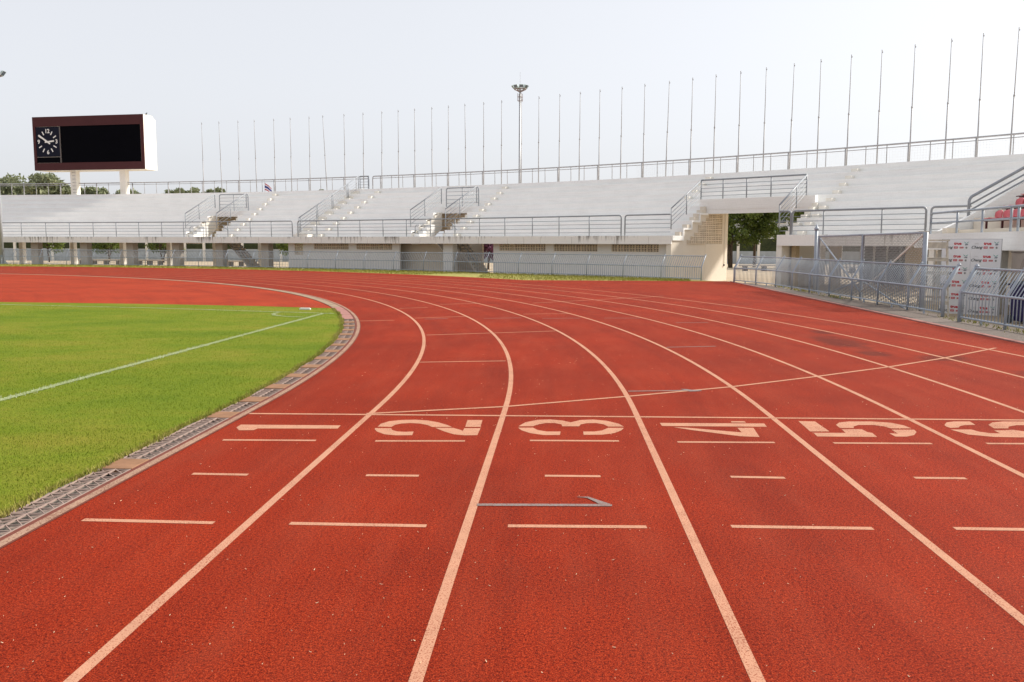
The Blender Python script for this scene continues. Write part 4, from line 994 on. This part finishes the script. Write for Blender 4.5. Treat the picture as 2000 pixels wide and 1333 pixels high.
for u in (0.12, BW - 0.12): MB().bar(bd_(u, 0.0, -0.45), bd_(u, 1.7, -0.02), 0.04, 0.04).build('prop', 'wood', board)
T_true = text_mb('true', 0.108, 0, 0.004); T_chang = text_mb('Chang', 0.104, 0.35, 0.0012)
def pr_(u, w, tm_, mat, nm, d=0.013):
    MB().add([bd_(u + x, w + y, d + z) for x, y, z in tm_[0]], tm_[1]).build(nm, mat, board)
def poly_(u, w, pl, mat, nm, d=0.0125): 
    MB().prism([bd_(u + x, w + y, d) for x, y in pl], bn * 0.002).build(nm, mat, board)
cw_ = BW / 2; rh = BH / 6.0
for col in range(2):
    for row in range(6):
        w = BH - rh * (row + 0.5) - 0.0; u = cw_ * col
        pr_(u + cw_ * .18, w - 0.048, T_chang, 'p_black', 'printed_word')
        for k in range(7):
            a = R_(20 + 140 * k / 6); poly_(u + cw_ * .18, w + 0.012, [(math.cos(a) * .03 - .0025, math.sin(a) * .03), (math.cos(a) * .03 + .0025, math.sin(a) * .03), (math.cos(a) * .075 + .0025, math.sin(a) * .065), (math.cos(a) * .075 - .0025, math.sin(a) * .065)], 'p_grey', 'printed_emblem')
        pr_(u + cw_ * .54, w + 0.052, T_true, 'p_red', 'printed_word')
        bxs = lambda a, b: [(-a, -b), (a, -b), (a, b), (-a, b)]
        poly_(u + cw_ * .48, w - 0.054, bxs(.048, .027), 'p_red', 'printed_mark')
        for k in range(4): poly_(u + cw_ * .48 - .027 + .018 * k, w - 0.054, bxs(.005, .009 + .004 * (k % 2)), 'board', 'printed_mark', 0.0148)
        poly_(u + cw_ * .675, w - 0.056, bxs(.048, .021), 'p_red', 'printed_mark'); poly_(u + cw_ * .675, w - 0.056, bxs(.036, .007), 'p_grey', 'printed_mark', 0.0148)
        poly_(u + cw_ * .84, w - 0.058, [(math.cos(R_(30 * k)) * .028, math.sin(R_(30 * k)) * .031) for k in range(12)], 'p_grey', 'printed_emblem')
        poly_(u + cw_ * .84, w - 0.058, bxs(.008, .017), 'p_navy', 'printed_emblem', 0.0148)
        for sg in (-1, 1): poly_(u + cw_ * .83, w + 0.058, [(0, 0), (sg * .03, .03), (sg * .065, .046), (sg * .042, .018), (sg * .01, -.010)][::sg], 'p_teal', 'printed_emblem')
        for k in range(3): poly_(u + cw_ * .80 + .024 * k, w + 0.030, [(-.010, -.022), (.006, -.022), (.022, .010), (.007, .010)], 'p_navy', 'printed_emblem', 0.0150)

# ================================================================== STEPLADDER
LC = Vector((9.98, 23.70, GZ)); lu = Vector((0.92, -0.36, 0)).normalized(); ln = Vector((lu.y, -lu.x, 0))
lad = thing('stepladder', 'worn off-white wooden stepladder standing behind the fence beside the sponsor board', 'stepladder', tuple(LC))
def lp(u, d, z): return LC + lu * u + ln * d + Vector((0, 0, z))
HL = 2.02
for sg in (-1, 1):
    MB().bar(lp(sg * 0.36, 0.34, 0.0), lp(sg * 0.255, 0.05, HL - 0.02), 0.035, 0.085, ln).build('front_leg', 'wood', lad)
    MB().bar(lp(sg * 0.40, -0.60, 0.0), lp(sg * 0.24, -0.06, HL - 0.12), 0.035, 0.06, ln).build('rear_leg', 'wood', lad)
MB().box(lp(0, 0, HL), (0.62, 0.28, 0.04), Matrix.Rotation(math.atan2(lu.y, lu.x), 4, 'Z')).build('top_step', 'wood', lad)
MB().bar(lp(-0.26, 0.10, HL - 0.13), lp(0.26, 0.10, HL - 0.13), 0.02, 0.16).build('apron_board', 'wood', lad)
for k, z in enumerate((0.42, 0.82, 1.20, 1.55)):
    f = z / HL; d = 0.34 + (0.05 - 0.34) * f; w_ = 0.35 + (0.25 - 0.35) * f
    MB().box(lp(0, d, z), (2 * w_, 0.17, 0.035), Matrix.Rotation(math.atan2(lu.y, lu.x), 4, 'Z')).build('step', 'wood', lad)
    MB().bar(lp(-w_, d + 0.075, z - 0.04), lp(w_, d + 0.075, z - 0.04), 0.02, 0.07).build('step_front', 'wood', lad)
MB().bar(lp(0.0, -0.42, 0.65), lp(0.02, -0.08, 1.75), 0.05, 0.03).build('centre_strut', 'wood', lad)
MB().bar(lp(-0.37, -0.48, 0.5), lp(0.37, -0.48, 0.5), 0.03, 0.06).build('rear_brace', 'wood', lad)

# ================================================================== RED-SEAT STAND
ms = thing('seat_stand', 'concrete stand with red seats at the right edge of the picture', 'stand', (12.0, 26, GZ))
X0 = 12.0; YA, YB = 29.6, 10.0
def bx(name, x0, x1, y0, y1, z0, z1, mat, par=ms): return MB().hexa([(x0, y0, z0), (x1, y0, z0), (x1, y1, z0), (x0, y1, z0), (x0, y0, z1), (x1, y0, z1), (x1, y1, z1), (x0, y1, z1)]).build(name, mat, par)
bx('front_beam', X0, X0 + 0.25, YB, YA, 1.45, 1.955, 'white')
bx('floor_slab', X0 + 0.252, 13.0, YB, YA, 1.75, 1.95, 'cream')
for k in range(8): bx('seat_tier', 12.95 + 0.80 * k, 12.95 + 0.80 * (k + 1) + 0.1, YB, YA + 0.30, 1.80 + 0.40 * k - 0.2, 1.95 + 0.40 * k + (0.14 if k == 0 else 0.14), 'cream')
MB().prism([(12.0, 30.0, 1.50), (20, 30.0, 1.5), (20, 30.0, 6.5), (15.35, 30.0, 3.66), (13.45, 30.0, 2.44), (12.7, 30.0, 2.06), (12.0, 30.0, 2.06)][::-1], (0, 0.25, 0)).build('end_wall', 'white', ms)
bx('kerb_block', 12.6, 13.0, 29.2, 29.55, 1.955, 2.15, 'cream')
# patch of bare render low on the end wall
MB().prism([(12.02, 29.99, 2.0), (12.35, 29.99, 2.0), (12.45, 29.99, 2.06), (12.02, 29.99, 2.058)], (0, -0.012, 0)).build('bare_patch', 'brown_col', ms)
for y in (28.9, 25.0, 21, 17, 13): bx('column', X0 + 0.02, X0 + 0.40, y - 0.2, y + 0.2, GZ, 1.45, 'ivory')
bx('rear_wall', 14.5, 14.7, YB, 29.6, GZ, 1.8, 'wallgrey')
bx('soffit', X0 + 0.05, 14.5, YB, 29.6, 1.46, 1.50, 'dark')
# taupe curtain printed with a big ball pattern, hung under the beam
tarp = thing('curtain', 'taupe curtain with faint round print hanging under the red-seat stand', 'curtain', (11.96, 20.5, 1.4))
mb = MB(); n = 40
for j in range(n):
    y0, y1 = 23.7 - j * 0.2, 23.7 - (j + 1) * 0.2; w0, w1 = 0.03 * math.sin(j * 1.1), 0.03 * math.sin((j + 1) * 1.1)
    mb.hexa([(11.94 + w0, y0, 0.1), (11.96 + w0, y0, 0.1), (11.96 + w1, y1, 0.1), (11.94 + w1, y1, 0.1), (11.94 + w0, y0, 1.40), (11.96 + w0, y0, 1.40), (11.96 + w1, y1, 1.40), (11.94 + w1, y1, 1.40)])
mb.build('cloth', 'tarp', tarp)
for (cy, cz, r) in ((22.75, 0.92, 0.42), (22.75, 0.92, 0.11), (22.45, 1.15, 0.09), (22.9, 1.22, 0.06), (22.5, 0.72, 0.07)):
    mb = MB(); o_ = 24
    for k in range(o_):
        a, b = 2 * math.pi * k / o_, 2 * math.pi * (k + 1) / o_; ri = r * 0.94 if r > 0.3 else 0.0
        pts_ = [(11.895, cy + math.cos(a) * ri, cz + math.sin(a) * ri), (11.895, cy + math.cos(b) * ri, cz + math.sin(b) * ri), (11.895, cy + math.cos(b) * r, cz + math.sin(b) * r), (11.895, cy + math.cos(a) * r, cz + math.sin(a) * r)]
        mb.prism(pts_ if ri else pts_[1:], (-0.004, 0, 0))
    mb.build('printed_circle', 'tarp2', tarp)
MB().path([(11.95, 23.75, 1.41), (11.95, 15.6, 1.41)], 0.02, 6).build('curtain_rod', 'darkframe', tarp)
# railings of this stand
railing('guard_railing', 'two-bar pale grey railing along the front edge of the red-seat stand', [(12.08, y, 1.955) for y in (29.2, 25, 20, 15, 10.5)], 0.66, (0.52,), [0.10, 0.185, 0.27, 0.29, 0.42, 0.56, 0.7], 0.035, 0.03, 0.035, (1, 0), 'fence', 0.10)
railing('stair_railing', 'thick sloping grey handrail above the end wall of the red-seat stand', [(13.68, 30.15, 2.55), (15.4, 30.15, 3.55), (18.5, 30.15, 5.35)], 0.62, (0.30, 0.62), [0.38, 0.7], 0.05, 0.03, 0.05, (1, 0), 'steel', 0.12)
# seats on steel beams: a row is one thing
def seat_mesh():
    mb = MB(); pr = []
    for k in range(9):
        f = k / 8.0
        if f < 0.5: pr.append((0.20 - 0.38 * (f / 0.5), 0.02 - 0.03 * math.sin(f / 0.5 * math.pi)))
        else: g_ = (f - 0.5) / 0.5; pr.append((-0.18 - 0.05 * g_, 0.01 + 0.26 * g_ + 0.02 * math.sin(g_ * math.pi)))
    cols = 7; th_ = 0.022
    def pt(i, j, o):
        x, z = pr[i]; v = -1 + 2 * j / (cols - 1); wd = 0.215
        if i == 0: wd *= 0.92
        if i >= 6: wd *= (1.0, 0.96, 0.72)[i - 6]; z -= abs(v) ** 3 * (0.0, 0.015, 0.05)[i - 6]
        return (x + 0.03 * v * v * (1 if i > 4 else 0), v * wd, z + 0.02 * v * v - o * (1 if i < 5 else 0.0)) if True else None
    k0 = 0
    for o in (0, th_):
        for i in range(9):
            for j in range(cols):
                x, y, z = pt(i, j, o); mb.v.append((x - (o if i >= 5 else 0), y, z))
    n = 9 * cols
    for i in range(8):
        for j in range(cols - 1):
            a = i * cols + j; mb.f.append((a, a + 1, a + cols + 1, a + cols)); mb.f.append((n + a, n + a + cols, n + a + cols + 1, n + a + 1))
    bd = [j for j in range(cols)] + [i * cols + cols - 1 for i in range(1, 9)] + [8 * cols + j for j in range(cols - 2, -1, -1)] + [i * cols for i in range(7, 0, -1)]
    for p, q in zip(bd, bd[1:] + bd[:1]): mb.f.append((q, p, p + n, q + n))
    return mb.mesh('seat', 'red_seat', smooth=True)
sm = seat_mesh()
for r_i, (x, z, ys) in enumerate([(13.32, 2.40, 27.75), (14.12, 2.80, 28.15), (14.92, 3.20, 28.75)]):
    lab = ('front row of moulded red seats on dark red legs', 'second row of moulded red seats on the stand', 'third and highest visible row of moulded red seats')[r_i]
    row = thing('seat_row', lab, 'seats', (x, ys - 2, z - 0.45), 'rows of red seats')
    n = 11
    for k in range(n): inst('seat', sm, row, Matrix.Translation((x, ys - 0.49 * k, z)) @ Matrix.Rotation(math.pi, 4, 'Z'))
    MB().bar((x + 0.02, ys + 0.42, z - 0.055), (x + 0.02, ys - 0.49 * n + 0.2, z - 0.055), 0.30, 0.035).build('beam', 'dark_red', row)
    MB().bar((x - 0.20, ys + 0.42, z - 0.035), (x - 0.20, ys - 0.49 * n + 0.2, z - 0.035), 0.05, 0.03).build('beam', 'dark_red', row)
    zb_ = 1.95 if r_i == 0 else 2.09 + 0.4 * r_i
    for k in range(6):
        y = ys + 0.36 - 0.98 * k; MB().bar((x + 0.0, y, (2.09 if r_i == 0 else zb_)), (x + 0.0, y, z - 0.06), 0.045, 0.07, (0, 1, 0)).build('leg', 'dark_red', row)

# ================================================================== WHEELIE BINS
def wbin(c, rz, lab):
    t = thing('wheelie_bin', lab, 'bin', (c[0], c[1], GZ), 'navy bins behind the fence'); m = Matrix.Rotation(rz, 4, 'Z')
    def T(p): q = m @ Vector(p); return Vector((c[0] + q.x, c[1] + q.y, GZ + q.z))
    b_ = [(-.24, -.27), (.24, -.27), (.24, .27), (-.24, .27)]; 
    MB().hexa([T((x * .78, y * .78, 0.06)) for x, y in b_] + [T((x, y, 0.92)) for x, y in b_]).build('body', 'bin', t)
    MB().hexa([T((x * 1.06, y * 1.06, 0.925)) for x, y in b_] + [T((x * 1.06, y * 1.06, 0.955)) for x, y in b_]).build('rim', 'bin', t)
    MB().hexa([T((x * 1.0, y * 1.0, 0.958)) for x, y in b_] + [T((x * .8, y * .8, 1.03)) for x, y in b_]).build('lid', 'binlid', t)
    MB().path([T((-.2, .33, .93)), T((-.2, .38, .95)), T((.2, .38, .95)), T((.2, .33, .93))], 0.018, 6).build('handle', 'binlid', t)
    for sx in (-1, 1): MB().path([T((sx * .20, .24, .10)), T((sx * .25, .24, .10))], 0.10, 12).build('wheel', 'binlid', t)
wbin((11.35, 21.75), 0.5, 'dark navy wheelie bin behind the near fence, next to the sponsor board')
wbin((11.40, 20.90), 0.3, 'dark navy wheelie bin behind the near fence, partly cut by the picture edge')

# ================================================================== TREES AND BACKGROUND
def tree(name, label, base, H, cr, leaves, mat, seed, trunk=0.14, stems=1, lsize=0.26, crown_lo=0.30, group='trees outside the stadium', flat=1.0):
    r = random.Random(seed); t = thing(name, label, 'tree', base, group); b = Vector(base); ends = []
    tk = MB()
    for s in range(stems):
        d = Vector((r.uniform(-1, 1), r.uniform(-1, 1), 0)) * (0.10 * H if stems > 1 else 0.03 * H)
        p0 = b + d * 0.15; p1 = b + d * 0.6 + Vector((0, 0, H * crown_lo)); p2 = b + d * 1.3 + Vector((0, 0, H * 0.65)); p3 = b + d * 1.4 + Vector((0, 0, H * 0.9))
        tk.path([p0, p1, p2, p3], [trunk, trunk * 0.75, trunk * 0.4, trunk * 0.1], 7)
        for k in range(7):
            f = r.uniform(0.0, 1.0); st = p1.lerp(p2, f); a = r.uniform(0, 2 * math.pi); Lb = cr * r.uniform(0.5, 0.95) * (1 - 0.35 * f)
            e = st + Vector((math.cos(a) * Lb, math.sin(a) * Lb, Lb * r.uniform(0.1, 0.8))); mid = st.lerp(e, 0.5) + Vector((0, 0, Lb * 0.12))
            tk.path([st, mid, e], [trunk * 0.38, trunk * 0.24, trunk * 0.07], 5); ends += [e, mid.lerp(e, 0.5)]
        ends.append(p3)
    tk.build('trunk', 'bark', t, True)
    cen = []
    for e in ends: cen.append((e, cr * r.uniform(0.28, 0.45)))
    for k in range(14):
        a = r.uniform(0, 2 * math.pi); el = r.uniform(-0.3, 1.0); rr = cr * r.uniform(0.5, 0.85)
        zc = H * (crown_lo + 1) / 2 + 0.06 * H
        cen.append((b + Vector((math.cos(a) * rr * math.cos(el), math.sin(a) * rr * math.cos(el), zc + (H * (1 - crown_lo) / 2 * 0.8) * math.sin(el) * flat)), cr * r.uniform(0.22, 0.40)))
    g = np.random.default_rng(seed); idx = g.integers(0, len(cen), leaves)
    C = np.array([tuple(c[0]) for c in cen]); Rr = np.array([c[1] for c in cen])
    d = g.normal(size=(leaves, 3)); d /= np.linalg.norm(d, axis=1)[:, None]; rad = Rr[idx] * g.uniform(0.35, 1.0, leaves) ** 0.5
    ctr = C[idx] + d * rad[:, None] * np.array([1, 1, 0.75])
    u = g.normal(size=(leaves, 3)); u /= np.linalg.norm(u, axis=1)[:, None]; w = np.cross(u, g.normal(size=(leaves, 3))); w /= np.linalg.norm(w, axis=1)[:, None]
    s = (lsize * g.uniform(0.6, 1.3, leaves))[:, None]
    v = np.stack([ctr - u * s, ctr + w * s * 0.45, ctr + u * s, ctr - w * s * 0.45], 1) - np.array(base)
    me = bpy.data.meshes.new('crown'); n = leaves
    me.vertices.add(4 * n); me.vertices.foreach_set('co', v.reshape(-1)); me.loops.add(4 * n); me.loops.foreach_set('vertex_index', np.arange(4 * n, dtype=np.int32))
    me.polygons.add(n); me.polygons.foreach_set('loop_start', np.arange(0, 4 * n, 4, dtype=np.int32)); me.polygons.foreach_set('loop_total', np.full(n, 4, dtype=np.int32))
    me.update(); me.validate(); me.materials.append(M[mat]); o = bpy.data.objects.new('crown', me); COL.objects.link(o); o.parent = t
    return t
tree('tree', 'dense green tree left in the passage under the bridge', (14.6, 75, GZ), 6.4, 2.5, 6500, 'leafA', 11, 0.16, 3, 0.15, 0.26)
tree('tree', 'green tree with a leaning trunk in the middle of the passage', (17.0, 77, GZ), 6.8, 2.5, 6500, 'leafA', 12, 0.15, 1, 0.15, 0.28)
tree('tree', 'green tree with yellowish top right in the passage', (19.9, 74, GZ), 6.6, 2.6, 6500, 'leafA', 15, 0.15, 2, 0.15, 0.24)
for k, (x, y, h_, c, lab) in enumerate([(-80, 118, 10.6, 4.2, 'hazy tree at the left picture edge behind the terrace rim'), (-74.5, 117, 11.0, 4.2, 'broad hazy tree behind the rim, left of the scoreboard'), (-69.5, 113, 10.2, 3.6, 'rounded hazy tree behind the rim just left of the scoreboard columns'),
        (-65.2, 108, 11.3, 3.4, 'tallest hazy tree, under the scoreboard behind its left column'), (-62.0, 114, 9.6, 2.5, 'low hazy tree between the two scoreboard columns'), (-58.6, 117, 9.5, 2.9, 'hazy tree behind the right scoreboard column')]):
    tree('tree', lab, (x, y, GZ), h_ * 0.96, c, 4200, 'leafB', 30 + k, 0.22, 1, 0.33, 0.35)
for k, (x, y, h_, c, lab) in enumerate([(-54.0, 120, 9.1, 1.6, 'small treetop above the rim right of the scoreboard'), (-51.0, 118, 9.6, 1.8, 'dark bushy treetop above the rim before the first flagpole'), (-48.0, 117, 9.0, 1.2, 'small treetop above the rim at the first flagpole'), (-46.3, 117, 9.3, 1.2, 'small treetop above the rim just right of the first flagpole'),
        (-37.0, 121, 9.0, 1.5, 'treetop just right of the drooping flag'), (-33.8, 122, 9.2, 1.4, 'low treetop above the rim near the fifth flagpole'), (-27.5, 120, 8.9, 1.7, 'low treetop above the rim near the eighth flagpole')]):
    tree('tree', lab, (x, y, GZ), h_, c, 1800, 'leafB', 60 + k, 0.16, 1, 0.30, 0.55)
# shrubs seen below the terrace
for k, (x, y, h_, c, m_, lab) in enumerate([(-50.5, 84, 3.6, 1.9, 'leafA', 'green tree below the terrace beside the left floodlight mast'), (-45.5, 86, 3.2, 1.7, 'leafA', 'green tree below the terrace under the first railing bays'), (-39, 84, 3.4, 1.8, 'leafA', 'dark tree below the terrace between the third and fourth columns'),
        (-24.6, 80, 3.0, 1.6, 'leafA', 'dark tree below the terrace left of the first stair flight'), (-16.5, 72, 2.6, 1.1, 'leafA', 'bright green bush below the terrace right of the first flight'), (-14.6, 71, 2.6, 1.1, 'leafC', 'purple flowering bush below the terrace beside the grey wall'), (-5.4, 66, 3.4, 1.2, 'leafC', 'pink flowering bush below the terrace behind the second flight')]):
    tree('tree', lab, (x, y, GZ), h_, c, 2600, m_, 80 + k, 0.09, 2, 0.13, 0.22, 'shrubs under the terrace')
# low boundary wall with white pillars and dark panels
pw = thing('boundary_wall', 'low pale boundary wall with white pillars and dark mesh panels behind the terrace', 'wall', (-20, 92, GZ))
x = -78.0; i = 0
while x < 46:
    y = 92.0
    bx('wall_base', x, x + 2.1, y, y + 0.18, GZ, 1.0, 'lowwall', pw)
    bx('pillar', x - 0.13, x + 0.13, y - 0.12, y + 0.14, GZ, 1.75, 'ivory', pw)
    bx('pillar_cap', x - 0.17, x + 0.17, y - 0.16, y + 0.18, 1.752, 1.85, 'ivory', pw)
    bx('mesh_panel', x + 0.13, x + 1.97, y + 0.05, y + 0.09, 1.005, 2.3, 'hedge', pw)
    x += 2.1; i += 1
# benches of stacked stone and a far building
for k, (x, y, L) in enumerate([(-41, 76, 4.0), (-35.5, 75, 3.4), (-27.5, 73, 3.2), (16.0, 66, 5.0), (21.0, 62, 4.0)]):
    t = thing('stone_bench', ('low stone bench on the paving below the terrace at far left', 'low stone bench on the paving below the scoreboard', 'low stone bench on the paving left of the first stair flight', 'low dark stone planter under the passage trees', 'low stone planter right of the passage trees')[k], 'bench', (x, y, GZ))
    bx('seat_slab', x - L / 2, x + L / 2, y - 0.3, y + 0.3, GZ + 0.36, GZ + 0.46, 'brown_col', t)
    for f in (-0.42, -0.14, 0.14, 0.42): bx('support', x + f * L - 0.15, x + f * L + 0.15, y - 0.24, y + 0.24, GZ, GZ + 0.357, 'darkframe', t)
hall = thing('pale_hall', 'far pale building with a gridded window front seen over the passage trees', 'building', (28, 122, GZ))
bx('wall', 12, 46, 122, 134, GZ, 6.4, 'bldg', hall); bx('roof', 11.4, 46.6, 121.2, 134.6, 6.402, 7.0, 'bldg', hall)
for r_ in range(3):
    for c in range(16):
        x = 13 + 2.05 * c; z = 0.6 + 2.0 * r_
        f = bx('window', x, x + 1.7, 121.92, 121.99, z, z + 1.45, 'ivory', hall)
        for q in range(2): bx('pane', x + 0.08 + 0.8 * q, x + 0.82 + 0.8 * q, 121.89, 121.915, z + 0.08, z + 1.37, 'glass', f)
for c in range(9): bx('column', 13 + 4.1 * c - 0.6, 13 + 4.1 * c - 0.35, 121.5, 121.85, GZ, 6.398, 'ivory', hall)
